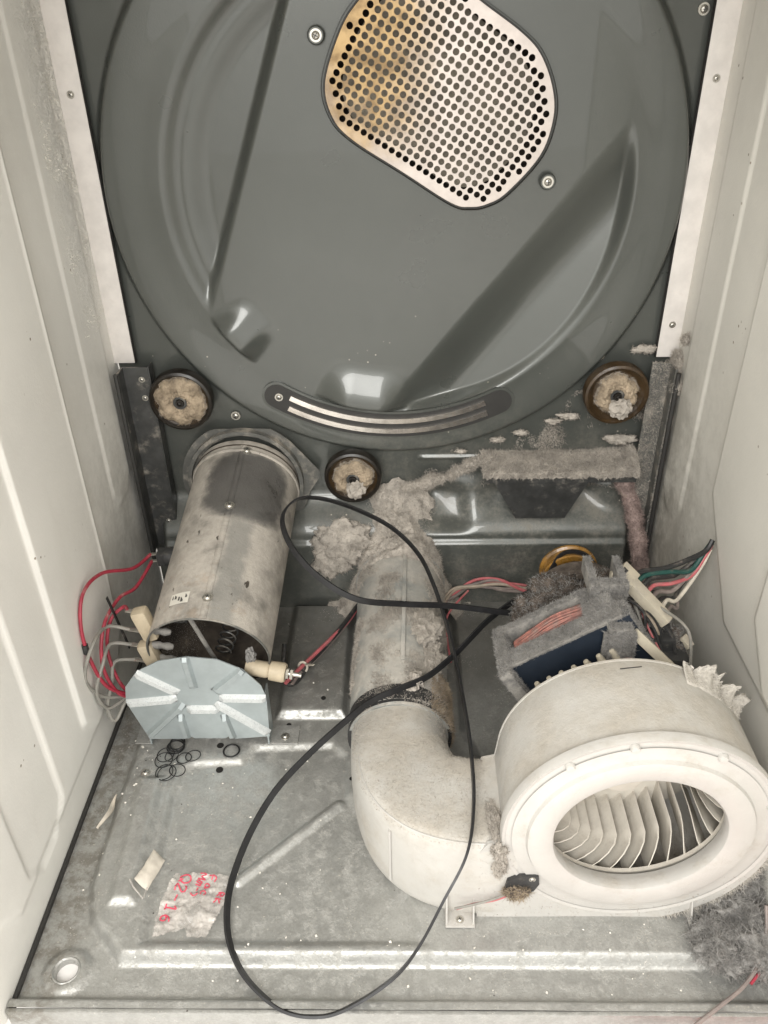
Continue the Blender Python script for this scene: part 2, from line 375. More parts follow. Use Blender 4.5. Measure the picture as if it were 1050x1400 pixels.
def screw(parent, loc, normal=(0, -1, 0), r=.004, spin=None):
    q = Vector(normal).to_track_quat('Z', 'Y').to_matrix().to_4x4()
    M = Matrix.Translation(loc) @ q @ Matrix.Rotation(random.uniform(0, 3) if spin is None else spin, 4, 'Z') @ Matrix.Scale(r, 4)
    if parent is None: raise ValueError
    o = inst(SCREW[0], 'screw', parent, M)
    if parent.parent is None:
        s = bpy.data.objects.new('slot', SCREW[1]); COL.objects.link(s); s.parent = o; ORG[s.name] = ORG[o.name]
    return o

LX, RX, BY, FY = -.357, .338, .97, .372          # cabinet inside: left, right, rear, front
# ================================================================== SETTING
def wall_h(side):
    def h(y, z):
        # vertical pressed panels with chamfered feet: stepped embossing
        def panel(y0, y1, z0, ch, d, w=.006):
            sd = np.minimum.reduce([y - y0, y1 - y, z - z0, ((y - y0) + (z - z0) - ch) * .707, ((y1 - y) + (z - z0) - ch) * .707]); return d * S(-w / 2, w / 2, sd)
        if side == 'L':
            return panel(.385, .775, .052, .05, .004) + panel(.628, .775, .06, .03, .004, .005) + panel(.46, .552, .04, .03, -.003) + .0016 * S(.768, .772, y) * S(.781, .777, y) * S(.15, .2, z) + panel(.86, .93, .22, .02, .002)
        return panel(.40, .765, .2, .1, .005) + panel(.44, .603, .21, .05, .004) + panel(.85, .92, .2, .02, .002)
    return h
def build_wall(name, X, sgn, mname, h):
    ys = np.linspace(.30, .985, 240); zs = np.linspace(-.004, .93, 200); Y, Z = np.meshgrid(ys, zs, indexing='ij')
    V = np.stack([X + sgn * h(Y, Z), Y, Z], -1).reshape(-1, 3); F = gridfaces(len(ys), len(zs)); F = F if sgn < 0 else F[:, ::-1]
    return structure(mk(name, V, F, mname, angle=None))
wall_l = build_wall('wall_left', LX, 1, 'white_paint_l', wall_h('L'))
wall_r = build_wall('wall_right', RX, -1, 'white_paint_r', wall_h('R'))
for side, w, x0, x1 in (('left', wall_l, LX, -.3315), ('right', wall_r, .3125, RX)):
    mk('rear_flange', *box_vf((x0, .9585, .376), (x1, .9605, .93), .0006), 'flange_paint', w, angle=30)
    xi = x1 + .0005 if side == 'left' else x0 - .0005
    mk('flange_gap', *box_vf((xi - .0016, .9595, .376), (xi + .0016, .9612, .93)), 'hole_dark', w, smooth=False)
    xe = LX + .004 if side == 'left' else RX - .004
    for z in ((.676,) if side == 'left' else (.68, .417)): screw(w, ((x0 + x1) / 2, .9583, z), r=.0028)
mk('front_flange', *box_vf((LX - .03, .296, -.03), (LX + .003, .3, .93)), 'white_paint_l', wall_l, smooth=False)
mk('front_flange', *box_vf((RX - .003, .296, -.03), (RX + .03, .3, .93)), 'white_paint_r', wall_r, smooth=False)
mk('lower_gap', *box_vf((LX + .0005, .374, -.003), (LX + .0042, .96, .0045)), 'rim_black', wall_l, smooth=False)

def rrect(x, y, x0, x1, y0, y1, r):
    qx = np.abs(x - (x0 + x1) / 2) - (x1 - x0) / 2 + r; qy = np.abs(y - (y0 + y1) / 2) - (y1 - y0) / 2 + r
    return -(np.hypot(np.maximum(qx, 0), np.maximum(qy, 0)) + np.minimum(np.maximum(qx, qy), 0) - r)
def poly_sd(x, y, P):
    P = np.array(P); d = np.full(np.shape(x), 9.); ins = np.zeros(np.shape(x), bool)
    for (ax, ay), (bx, by) in zip(P, np.roll(P, -1, 0)):
        ex, ey = bx - ax, by - ay; t = np.clip(((x - ax) * ex + (y - ay) * ey) / (ex * ex + ey * ey), 0, 1); d = np.minimum(d, np.hypot(x - ax - t * ex, y - ay - t * ey))
        with np.errstate(divide='ignore', invalid='ignore'): c = ((ay > y) != (by > y)) & (x < ex * (y - ay) / (ey if ey else 1e-9) + ax)
        ins ^= c
    return np.where(ins, d, -d)
def seg_d(x, y, a, b):
    ex, ey = b[0] - a[0], b[1] - a[1]; t = np.clip(((x - a[0]) * ex + (y - a[1]) * ey) / (ex * ex + ey * ey), 0, 1); return np.hypot(x - a[0] - t * ex, y - a[1] - t * ey)
def base_h(x, y):
    x = np.asarray(x, float); y = np.asarray(y, float)
    z = .012 * S(-.006, .006, poly_sd(x, y, [(-.318, 1.1), (-.318, .49), (-.305, .455), (-.268, .418), (.4, .418), (.4, 1.1)]))
    inner = poly_sd(x, y, [(-.252, .43), (-.262, .60), (-.255, .638), (-.245, .645), (-.19, .648), (-.178, .668), (-.085, .672), (-.066, .655), (-.062, .60), (-.02, .53), (.02, .43)])
    z = z - .0055 * S(-.004, .007, inner)
    z = z + .006 * S(-.006, .006, poly_sd(x, y, [(-.292, .47), (-.30, .62), (-.275, .62), (-.268, .47)]))
    z = z + .0045 * S(.008, .001, seg_d(x, y, (-.170, .496), (-.072, .588)))
    z = z + .010 * S(-.005, .006, poly_sd(x, y, [(-.155, .712), (-.155, .92), (-.072, .92), (-.072, .712)]))
    z = z + .008 * S(-.004, .006, poly_sd(x, y, [(.07, .69), (.07, .93), (.33, .93), (.33, .60), (.10, .60)]))
    d = np.hypot(x + .316, y - .408); z = z + .004 * S(.026, .016, d) - .004 * S(.0125, .0105, d)
    z = z + .010 * S(.386, .378, y)
    return z
xs = np.linspace(LX + .001, RX - .001, 420); ys = np.linspace(FY, .985, 380); X, Y = np.meshgrid(xs, ys, indexing='ij')
V = np.stack([X, Y, base_h(X, Y) + .0006 * np.sin(X * 31 + 2) * np.cos(Y * 27)], -1).reshape(-1, 3); F = gridfaces(len(xs), len(ys))
cen = V[F].mean(1); F = F[np.hypot(cen[:, 0] + .316, (cen[:, 1] - .408)) > .0105]
base = structure(mk('base_floor', V, F, 'galvanised', angle=None))
mk('front_lip', *box_vf((LX + .001, FY - .004, -.03), (RX - .001, FY, .0095), .001), 'galvanised', base)
for x, y, r in ((-.218, .668, .0042), (-.214, .637, .0042), (-.140, .70, .003), (-.10, .735, .003), (.03, .64, .004), (-.06, .62, .0025)):
    mk('punched_hole', *lathe_vf([(.0001, .0006), (r, .0006), (r, 0)], (x, y, base_h(x, y)), (0, 0, 1), 14), 'hole_dark', base)
for x, y in ((-.307, .688), (-.297, .628)): screw(base, (x, y, float(base_h(x, y)) + .001), (0, 0, 1), .0038)
structure(mk('unseen_top_lid', *box_vf((LX - .03, .296, .932), (RX + .03, 1.03, .938), .001), 'white_paint_l', smooth=False))  # unseen lid, added to block light from above and darken the rear
structure(mk('floor', *box_vf((-3, -3, -.045), (3, 3, -.04)), 'room_floor', smooth=False))

# ================================================================== REAR DRUM PANEL
CX, CZ = -.008, .57
panel = thing('rear_drum_panel', (0, BY, 0), 'dark grey enamelled rear panel with big round drum back and perforated grille', 'panel')
GR = [(-0.077, 0.684), (-0.071, 0.651), (-0.05, 0.628), (0.0025, .5955), (0.055, 0.563), (0.077, 0.558), (0.096, 0.561), (0.117, 0.573), (0.15, 0.61), (0.161, 0.647), (0.157, 0.677), (0.142, 0.707), (0.12, 0.727), (0.08, 0.753), (0.053, 0.774), (0.021, 0.788), (-0.01, 0.781), (-0.04, 0.755), (-0.059, 0.73)]
GRC = catmull([(a, b, 0) for a, b in GR], 6, True)[:, :2]
def panel_h(x, z):
    dx, dz = x - CX, z - CZ; r = np.hypot(dx, dz)
    h = .016 * S(.327, .317, r)
    h = h - .002 * S(.316, .27, r)
    an = np.degrees(np.arctan2(dx, -dz)); win = S(15, 4, np.abs(an + 9)) + .9 * S(9, 2, np.abs(an + 50))
    h = h + .017 * S(.200, .253, r) * S(.262, .255, r) * win                       # made-up flares at the dish's foot, shaped to catch two bright reflections
    dL = -((x + .11) * .937 - (z - .756) * .350)                       # left pocket
    h = h - (.009 * S(.258, .236, r) + .008 * S(.233, .206, r)) * S(-.002, .012, dL)
    dR = (x + .009) * .78 - (z - .313) * .626                            # right pocket
    k = S(-.012, .055, dR) * S(.266, .252, r); h = h - .036 * k * (1 - .86 * np.clip(dR / .1, 0, 1) ** .8)
    # recess around the grille
    return h
def low_h(x, z):
    r = np.hypot(x - CX, z - CZ); w = S(-.345, -.325, x) * S(.318, .302, x)
    p = .040 * S(.185, .128, z) * w + .006 * S(.128, .118, z) * w
    p = p - .012 * S(.03, .0, np.abs(x - .06) - .012) * S(.20, .17, z) * S(.13, .15, z)
    p = p + .012 * S(.032, .004, np.hypot((x - .285) * .8, z - .185)) + .010 * S(.034, .002, np.hypot((x - .085) * .7, z - .178))
    e = S(.0, .004, r - .342) * .0 * S(-.30, -.28, x) * S(.375, .355, z) * S(-.03, -.05, x)
    return p + e + .003 * S(.004, .001, np.abs(z - .232)) * S(.115, .105, x) * S(.02, .03, x)
xs = np.linspace(LX + .001, RX - .001, 430); zs = np.linspace(-.003, .90, 520); X, Z = np.meshgrid(xs, zs, indexing='ij')
V = np.stack([X, BY - panel_h(X, Z) - low_h(X, Z), Z], -1).reshape(-1, 3); F = gridfaces(len(xs), len(zs))
cen = V[F].mean(1); gsd = poly_sd(cen[:, 0], cen[:, 2], GRC); F = F[gsd < .003]
sheet = mk('pressed_sheet', V, F, 'grey_enamel', panel, angle=None)
GY = BY - .0212
grp = [(p[0], p[1]) for p in GRC]
# hole lattice turned with the plate
sp = .0086; ca, sa = math.cos(math.radians(-31.5)), math.sin(math.radians(-31.5))
cand = np.array([(.042 + (i * ca - j * sa) * sp, .668 + (i * sa + j * ca) * sp) for i in range(-26, 27) for j in range(-26, 27)])
hl = cand[poly_sd(cand[:, 0], cand[:, 1], GRC) > .0068]; HR = .0034
holes = [[(x + HR * math.cos(2 * PI * k / 12), z + HR * math.sin(2 * PI * k / 12)) for k in range(12)] for x, z in hl]
gv, gf = slab_vf(grp, holes, lambda x, z, h: (x, GY + .0012 - h, z), .0012)
mk('outlet_grille', gv, gf, 'grille_metal', panel, angle=30)
rimp = [(p[0], GY - .0004, p[1]) for p in GRC]
mk('grille_seal', *sweep_vf(np.array(rimp), circ(.0009, 6), closed=True, up=(0, -1, 0)), 'rim_black', panel)
bx = [(p[0], p[1]) for p in (GRC - [.042, .668]) * 1.03 + [.042, .668]]
n = len(bx); cup = [(x, BY - .018, z) for x, z in bx] + [(x, BY + .045, z) for x, z in bx]
mk('heat_channel', cup, [[i, (i + 1) % n, n + (i + 1) % n, n + i] for i in range(n)] + [list(range(n, 2 * n))], 'soot', panel)
inner = [(p[0], p[1]) for p in (GRC - [.042, .668]) * .86 + [.042, .668]]
mk('diffuser_plate', *slab_vf(inner, [], lambda x, z, h: (x, BY + .012 - h, z), .002), 'element_back', panel)
for x, z in ((-.083, .726), (.160, .584)):
    mk('boss', *lathe_vf([(.0001, .0), (.0075, .0), (.009, -.003)], (x, BY - .0225, z), (0, -1, 0), 24), 'grey_enamel', panel); screw(panel, (x, BY - .0232, z), r=.0042)
screw(panel, (.304, BY - .002, .741), r=.004); screw(panel, (-.216, BY - .004, .298), r=.0042)
# wear strip plate on the lower rim
def arc(r, a0, a1, n=40): return [(CX + r * math.sin(a), BY, CZ - r * math.cos(a)) for a in np.linspace(a0, a1, n)]
a0, a1 = -.560, .485
plate = np.array(arc(.2815, a0, a1)); YP = -.0128
tn = [(s * .0165, 0) for s in (-1, 1)]
def arc_slab(rc, hw, a0, a1, y0, y1, endr=True, n=44):
    P = [(rc + hw) * np.array((math.sin(a), -math.cos(a))) for a in np.linspace(a0, a1, n)]
    if endr: P += [rc * np.array((math.sin(a1), -math.cos(a1))) + hw * (math.cos(t) * np.array((math.sin(a1), -math.cos(a1))) + math.sin(t) * np.array((math.cos(a1), math.sin(a1)))) for t in np.linspace(.2, PI - .2, 10)]
    P += [(rc - hw) * np.array((math.sin(a), -math.cos(a))) for a in np.linspace(a1, a0, n)]
    if endr: P += [rc * np.array((math.sin(a0), -math.cos(a0))) + hw * (-math.cos(t) * np.array((math.sin(a0), -math.cos(a0))) - math.sin(t) * np.array((math.cos(a0), math.sin(a0)))) for t in np.linspace(.2, PI - .2, 10)]
    P = [(p[0] + CX, p[1] + CZ) for p in P]; return slab_vf(P, [], lambda x, z, h: (x, BY - y0 - h, z), y1 - y0)
mk('strip_recess_rim', *arc_slab(.2815, .0190, a0, a1, .006, .0166), 'grey_enamel', panel, angle=25)
mk('strip_recess', *arc_slab(.2815, .0158, a0, a1, .0166, .0172), 'rim_black', panel)
mk('wear_strip', *arc_slab(.2745, .0032, -.505, .425, .0172, .0200, False), 'strip_metal', panel, angle=25)
mk('wear_strip', *arc_slab(.2885, .0032, -.490, .415, .0172, .0200, False), 'strip_metal', panel, angle=25)
screw(panel, (CX + .2815 * math.sin(a0 + .01), BY - .0176, CZ - .2815 * math.cos(a0 + .01)), r=.0036)

# ================================================================== SIDE BRACKETS
lb = thing('vertical_bracket', (-.326, .95, .11), 'dark grey vertical steel channel on left wall below the white flange', 'bracket', 'vertical cabinet brackets')
mk('channel', *join([box_vf((-.344, .944, .11), (-.313, .947, .376), .0006), box_vf((-.346, .925, .11), (-.343, .947, .376), .0006), box_vf((-.3132, .9445, .11), (-.3112, .962, .376), .0006)]), 'steel_dark', lb, smooth=False)
for z in (.36, .335, .15): screw(lb, (-.322, .9436, z), r=.0026)
mk('seal_strip', *tube_vf([(-.3455, .922, .376), (-.3455, .922, .24), (-.345, .922, .10)], .003), 'rim_black', lb)
rb = thing('vertical_bracket', (.318, .95, .11), 'lint covered vertical steel channel beside right hand roller', 'bracket', 'vertical cabinet brackets')
rch = mk('channel', *join([box_vf((.305, .944, .11), (.328, .947, .374), .0006), box_vf((.3275, .925, .11), (.3305, .947, .374), .0006)]), 'plate_metal', rb, smooth=False)
mk('seal_strip', *tube_vf([(.331, .922, .37), (.331, .922, .24), (.3325, .922, .10)], .003), 'rim_black', rb)
fuzz('lint', rch, 1500, .005, 'lint', rb, lambda c, n: (n[:, 1] < -.5) & (c[:, 2] > 0) | (n[:, 2] > .5))
# horizontal support channel with dark gusset
sb = thing('support_bracket', (.2, .95, .2), 'horizontal steel support ledge thick with beige lint, dark tapered tab below', 'bracket')
led = mk('ledge', *join([box_vf((.108, .925, .231), (.303, .967, .234), .0005), box_vf((.108, .9235, .218), (.303, .9255, .234), .0005)]), 'steel_dark', sb, smooth=False)
mk('tapered_tab', *slab_vf([(.118, .221), (.243, .221), (.218, .158), (.152, .158)], [], lambda x, z, h: (x, .9245 + (.234 - z) * .12 - h, z), .0014), 'steel_dark', sb, smooth=False)
gx = np.linspace(.104, .304, 120); gy = np.linspace(.918, .968, 34); X, Y = np.meshgrid(gx, gy, indexing='ij')
Zl = np.array([[.2350 + .004 * max(0, fbm((x, y, 0), 45)) + .0014 * fbm((x, y, 2), 190) + .009 * float(S(.26, .30, x)) * (1 + fbm((x, y, 5), 70)) + .006 * float(S(.925, .965, y)) for y in gy] for x in gx])
Y[:, 0] += .003 * np.array([fbm((x, 9, 3), 150) for x in gx]); Zl[:, 0] = .2285 + .004 * np.array([fbm((x, 4, 3), 260) for x in gx]) + .002 * np.array([fbm((x, 0, 3), 60) for x in gx]); Zl[:, 1] = np.minimum(Zl[:, 1], .2365)
ll = stuff(mk('lint_layer', np.stack([X, Y, Zl], -1).reshape(-1, 3), gridfaces(120, 34), 'lint', sb, angle=None))
fuzz('lint', ll, 14000, .0045, 'lint', sb)
ridge = [(.105, .955, .235), (.085, .952, .226), (.06, .95, .214), (.03, .945, .207), (.0, .94, .20)]
rp = catmull(ridge, 10); rl = stuff(mk('lint_ridge', *sweep_vf(rp + np.array([[0, 0, .004 * fbm(p, 90)] for p in rp]), circ(.0055, 8), scale=[1 + .8 * fbm(p, 120) for p in rp]), 'lint', sb)); fuzz('lint', rl, 2600, .006, 'lint', sb)

# ================================================================== DRUM ROLLERS
def roller(x, z, R, label, style, seed):
    y1 = .938
    t = thing('drum_roller', (x, BY, z), label, 'roller', 'drum support rollers')
    mk('shaft', *lathe_vf([(.0001, .0035), (.0026, .003), (.0032, .0), (.0048, .0), (.005, .05)], (x, y1 - .0085, z), (0, 1, 0), 20), 'roller_rubber', t)
    mk('tyre', *lathe_vf([(R * .84, -.001), (R * .9, -.004), (R * .97, -.0025), (R, .002), (R, .010), (R * .9, .013)], (x, y1, z), (0, 1, 0), 56), 'roller_rubber' if style != 'amber' else 'roller_amber', t)
    mk('wheel', *lathe_vf([(.006, -.004), (.012, -.004), (.014, .004), (R * .7, .006), (R * .86, .001)], (x, y1, z), (0, 1, 0), 48), 'roller_amber', t)
    mk('retaining_ring', *lathe_vf([(.0055, -.006), (.0085, -.006), (.0085, -.004), (.0055, -.004)], (x, y1, z), (0, 1, 0), 20), 'steel_dark', t)
    # matted lint on the face: ragged disc
    n, mr = 90, 22; V = []; F = gridfaces(n, mr, True, False); rr = R * (.80 if style == 'full' else .66)
    for i in range(n):
        a = 2 * PI * i / n; edge = 1 + .20 * fbm((math.cos(a) * 2, math.sin(a) * 2, seed), 1.2)
        for j in range(mr):
            q = j / (mr - 1); r_ = (.007 + (rr * edge - .007) * q); px, pz = x + r_ * math.cos(a), z + r_ * math.sin(a)
            th = .0095 * math.sin(PI * min(1, .12 + q * .88)) ** .7 * (1 + .45 * fbm((px + seed, 0, pz), 90) + .25 * fbm((px + seed, 3, pz), 420))
            V.append((px, y1 + .001 - th + .004 * (q > .98), pz))
    l = stuff(mk('lint', V, F, 'lint_brown' if style != 'pale' else 'lint_brown', t, angle=None)); fuzz('lint', l, 2200, .0055, 'lint', t, lambda c, n: n[:, 1] < .2); fuzz('lint', l, 1600, .0065, 'lint_brown', t, lambda c, n: n[:, 1] < .2)
    if style != 'full': mk('lint_tuft', *blob_vf((x + .004, y1 - .009, z - R * .35), (R * .33, .010, R * .32), seed, .5, 2), 'lint', t); 
    return t
roller(-.276, .333, .040, 'black drum roller packed with brown lint beside the left bracket', 'full', 1)
roller(-.065, .220, .038, 'lowest drum roller with amber rim between heater tube and ledge', 'pale', 2)
roller(.265, .336, .040, 'brown drum roller with white lint tuft beside the right wall', 'amber', 3)

# ================================================================== HEATER
A, B = Vector((-.2195, .690, .137)), Vector((-.2085, .962, .206)); HRAD = .0695
hd = thing('heater_tube', (-.21, .8, .1), 'dusty galvanised heater tube rising to the rear panel with open front end', 'heater')
ax = (B - A).normalized(); e1 = Vector((1, 0, 0)); e1 = (e1 - ax * e1.dot(ax)).normalized(); e2 = e1.cross(ax); e2 = e2 if e2.z > 0 else -e2
LEN = (B - A).length; NT, NL = 96, 40
V, UV = [], []
for i in range(NT + 1):
    a = 2 * PI * i / NT
    for j in range(NL):
        s = j / (NL - 1) * LEN; V.append(tuple(A + ax * s + (e1 * math.cos(a) + e2 * math.sin(a)) * HRAD)); UV.append((i / NT, s))
tubeo = mk('tube', V, gridfaces(NT + 1, NL), 'heater_metal', hd, angle=None, uv=UV)
V2 = [tuple(A + ax * (.0006 + s) + (e1 * math.cos(a) + e2 * math.sin(a)) * (HRAD - .0016)) for a in np.linspace(0, 2 * PI, 65) for s in np.linspace(0, LEN, 12)]
mk('inner_liner', V2, gridfaces(65, 12)[:, ::-1], 'soot', hd, angle=None)
mk('rolled_edge', *sweep_vf(np.array([A + (e1 * math.cos(a) + e2 * math.sin(a)) * (HRAD - .0008) for a in np.linspace(0, 2 * PI, 96, endpoint=False)]), circ(.0012, 6), closed=True, up=tuple(ax)), 'plate_metal', hd)
def on_tube(u, v, out=0.): a = 2 * PI * u; return A + ax * v + (e1 * math.cos(a) + e2 * math.sin(a)) * (HRAD + out)
def tnorm(u): a = 2 * PI * u; return e1 * math.cos(a) + e2 * math.sin(a)
V = [tuple(on_tube(u, v, .0007 * (0 < k < 3))) for v in np.linspace(.001, LEN - .004, 30) for k, u in enumerate((.228, .2285, .246, .2465))]
sm = mk('overlap_seam', V, gridfaces(30, 4), 'heater_metal', hd, angle=None, uv=[(u, v) for v in np.linspace(.001, LEN - .004, 30) for u in (.228, .2285, .246, .2465)])
for u, v, r in ((.237, .028, .004), (.237, .165, .0042), (.225, .262, .0042)): screw(hd, on_tube(u, v, .0012), tnorm(u), r)
for k, dk in ((.262, .004), (.272, .002)):
    mk('bead', *sweep_vf(np.array([on_tube(t, k, .0) for t in np.linspace(0, 1, 96, endpoint=False)]), circ(dk * .55, 8), closed=True, up=tuple(ax)), 'heater_metal' if dk > .003 else 'soot', hd)
st = [tuple(on_tube(u, v, .0005)) for u in np.linspace(.285, .34, 8) for v in (.022, .037)]
stk = mk('sticker', st, gridfaces(8, 2), 'sticker', hd, angle=None)
for k in range(5):
    u = .290 + k * .010; v0 = random.choice((.024, .026, .029)); mk('print_mark', [tuple(on_tube(q, w, .0009)) for q in (u, u + random.uniform(.003, .007)) for w in (v0, v0 + random.uniform(.002, .008))], [(0, 1, 3, 2)], 'ink', stk, smooth=False)
# mounting plate against the rear panel
PC = (-.209, .208); po = [(PC[0] + .086 * math.cos(t), min(.2855, PC[1] + .086 * math.sin(t))) for t in np.linspace(math.radians(38), math.radians(335), 60)] + [(PC[0] + .084, .190), (PC[0] + .098, .212), (PC[0] + .099, .222)]
mk('mount_plate', *slab_vf(po, [[(PC[0] + .068 * math.cos(t), PC[1] + .068 * math.sin(t)) for t in np.linspace(0, 2 * PI, 40, endpoint=False)]], lambda x, z, h: (x, .9545 - h, z), .0015), 'plate_metal', hd, smooth=False)
mk('collar', *sweep_vf(np.array([(PC[0] + .0745 * math.cos(t), .950, PC[1] + .0755 * math.sin(t)) for t in np.linspace(0, 2 * PI, 80, endpoint=False)]), [(-.0025, -.006), (.0025, -.006), (.0025, .006), (-.0025, .006)], closed=True, up=(0, 1, 0)), 'plate_metal', hd)
fuzz('lint', [tubeo], 5000, .005, 'lint_brown', hd, lambda c, n: (c[:, 1] > .945) & (n[:, 2] > .2))
P, N = sample(tubeo, 22000, lambda c, n: (n[:, 0] > .45) & (n[:, 2] > .25) & (c[:, 1] < .80)); stuff(mk('lint', *fuzz_vf(P, N, .0025), 'lint', hd, smooth=False))
fuzz('lint', tubeo, 700, .005, 'lint', hd, lambda c, n: (c[:, 1] < .700) & (n[:, 2] > .3))
# heating coils and insulators inside
for k in range(3):
    a = .6 + k * 2.1; cc = []
    for i in range(260):
        s = i / 259; t = s * 2 * PI * 20; base_p = A + ax * (.03 + s * .20) + (e1 * math.cos(a + .5 * s) + e2 * math.sin(a + .5 * s)) * .042
        cc.append(tuple(base_p + (e1 * math.cos(t) + e2 * math.sin(t)) * .010))
    mk('heating_coil', *sweep_vf(np.array(cc), circ(.0011, 5)), 'steel_dark', hd)
mk('support_rod', *tube_vf([tuple(A + ax * .006 + e1 * -.012 + e2 * .067), tuple(A + ax * .008 + e2 * -.01), tuple(A + ax * .010 + e1 * .010 + e2 * -.066)], .0026), 'bracket_dusty', hd)
for i, (u_, v_, w_) in enumerate(((.018, .030, .05), (.034, .022, .055), (-.004, .026, .06))):
    p = A + ax * w_ + e1 * u_ + e2 * v_; mk('insulator', *lathe_vf([(.0001, -.012), (.007, -.012), (.0085, -.006), (.006, 0), (.0085, .006), (.007, .012), (.0001, .012)], p, (1, .3, .1), 20), 'ceramic', hd)
for i, (sd, dz, dy) in enumerate(((-1, .020, .016), (-1, .0, .010), (-1, -.02, .006))):
    p = A + ax * dy + e1 * -.055 + e2 * dz; mk('terminal_lug', *lathe_vf([(.0001, -.012), (.0035, -.012), (.0048, -.004), (.0035, .0), (.0048, .006), (.003, .012), (.0001, .013)], p, (1, .1, -.25), 16), 'bracket_dusty', hd)
# terminal blocks on the left side
for (dy, dz, hh) in ((.020, .028, .021), (.006, -.010, .017)):
    c = A + ax * dy + e1 * -(HRAD + .001) + e2 * dz
    tb = mk('terminal_block', *box_vf(c - Vector((.009, .008, hh)), c + Vector((.009, .008, hh)), .0045, rot=Matrix.Rotation(math.radians(-14), 3, 'Y')), 'ceramic', hd)
mk('terminal_block', *box_vf(A + ax * .002 + e1 * -(HRAD - .002) + e2 * -.044 - Vector((.008, .008, .015)), A + ax * .002 + e1 * -(HRAD - .002) + e2 * -.044 + Vector((.008, .008, .015)), .0045, rot=Matrix.Rotation(math.radians(20), 3, 'Y')), 'ceramic', hd)
TERM = []
for dy, dz in ((.030, .034), (.020, .012), (.012, -.006), (.006, -.028)):
    p = A + ax * dy + e1 * -(HRAD + .010) + e2 * dz; mk('blade_terminal', *bar_vf(p + Vector((.006, 0, 0)), p + Vector((-.014, 0, .004)), .006, .0012, .0003), 'steel', hd); TERM.append(p + Vector((-.012, 0, .003)))
tp = on_tube(.46, .125, .006); mk('thermostat', *join([box_vf(tp - Vector((.010, .008, .009)), tp + Vector((.008, .008, .009)), .002), lathe_vf([(.0001, .006), (.011, .006), (.012, .0), (.012, -.006)], tp + Vector((.006, 0, 0)), (-1, 0, 0), 20)]), 'black_paint', hd)
for dz in (-.005, .005): mk('blade_terminal', *bar_vf(tp + Vector((-.008, 0, dz)), tp + Vector((-.020, -.002, dz)), .005, .001, .0002), 'steel', hd)
# standoff on the right with two nuts
sp0 = A + ax * -.002 + e1 * .052 + e2 * -.022; so_ax = Vector((.92, -.12, -.10)).normalized()
mk('standoff', *lathe_vf([(.0001, -.012), (.0085, -.012), (.0095, -.004), (.0095, .012), (.008, .015), (.011, .016), (.0115, .031), (.010, .034), (.0001, .034)], sp0, so_ax, 24), 'ceramic', hd)
for k in (.036, .041): mk('nut', *lathe_vf([(.0001, -.0015), (.0062, -.0015), (.0062, .0015), (.0001, .0015)], sp0 + so_ax * k, so_ax, 6), 'steel', hd)
mk('stud', *lathe_vf([(.0001, .0), (.0026, .0), (.0026, .018), (.0001, .018)], sp0 + so_ax * .034, so_ax, 12), 'steel', hd)
mk('coil_end', *blob_vf(sp0 + Vector((-.006, .004, .014)), (.006, .006, .011), 4, .5), 'lint_grey', hd)

# ------------------------------------------------------------------ end shield
sh = thing('heat_shield', (-.235, .672, 0), 'pale zinc end shield with radial ribs standing before the heater tube', 'shield')
SY = .668
def s3(x, z, h): return (x, SY + (z - .03) * .02 - h, z)
so = [(-.2995, .0255), (-.317, .085), (-.3135, .108), (-.2975, .131), (-.270, .147), (-.238, .153), (-.205, .149), (-.178, .134), (-.160, .110), (-.1555, .092), (-.1575, .030), (-.198, .0255), (-.204, .0305), (-.210, .0265), (-.246, .0265), (-.252, .0305), (-.258, .0255)]
mk('shield_plate', *slab_vf(so, [], s3, .0013), 'zinc', sh, angle=30)
HC = (-.2335, .0925)
def rib(a, b, m, w=.0105, h=.0052):
    a, b = np.array(a), np.array(b); d = b - a; L = np.linalg.norm(d); d /= L; nn = np.array([-d[1], d[0]]); V = []
    for s, k in ((0, 0), (.006 / L, 1), (1 - .004 / L, 1), (1, .35)):
        c = a + d * L * s
        for off, hh in ((-.5, 0), (-.25, 1), (.25, 1), (.5, 0)): p = c + nn * w * off; V.append(s3(p[0], p[1], .0013 + h * hh * k))
    mk('rib', V, gridfaces(4, 4).tolist(), m, sh, angle=25)
for tx, tz, m in ((-.240, .1535, 'zinc'), (-.298, .130, 'zinc_bright'), (-.178, .134, 'zinc'), (-.3155, .084, 'zinc_bright'), (-.1560, .091, 'zinc_bright'), (-.2985, .032, 'zinc'), (-.158, .036, 'zinc_bright')):
    d = np.array((tx - HC[0], tz - HC[1])); d /= np.linalg.norm(d); a = np.array(HC) + d * np.array((.024, .014)); rib(a, (tx, tz), m)
rib((-.2575, .0655), (-.2545, .028), 'zinc', .009); rib((-.2075, .0655), (-.2005, .028), 'zinc', .009); rib((-.249, .0745), (-.211, .0745), 'zinc_bright', .011)
for x, w in ((-.300, .012), (-.160, .014)):
    leg = mk('leg', *join([box_vf((x - .001, SY + .001, .0135), (x + .001, SY + .030, .085), .0004)]), 'zinc', sh, smooth=False)
    mk('foot', *box_vf((x - (.0 if x > -.2 else .02), SY + .002, .0127), (x + (.034 if x > -.2 else .0), SY + .030, .0142), .0004), 'galvanised', leg, smooth=False)
screw(sh, (-.142, SY + .012, .0152), (0, 0, 1), .0036)

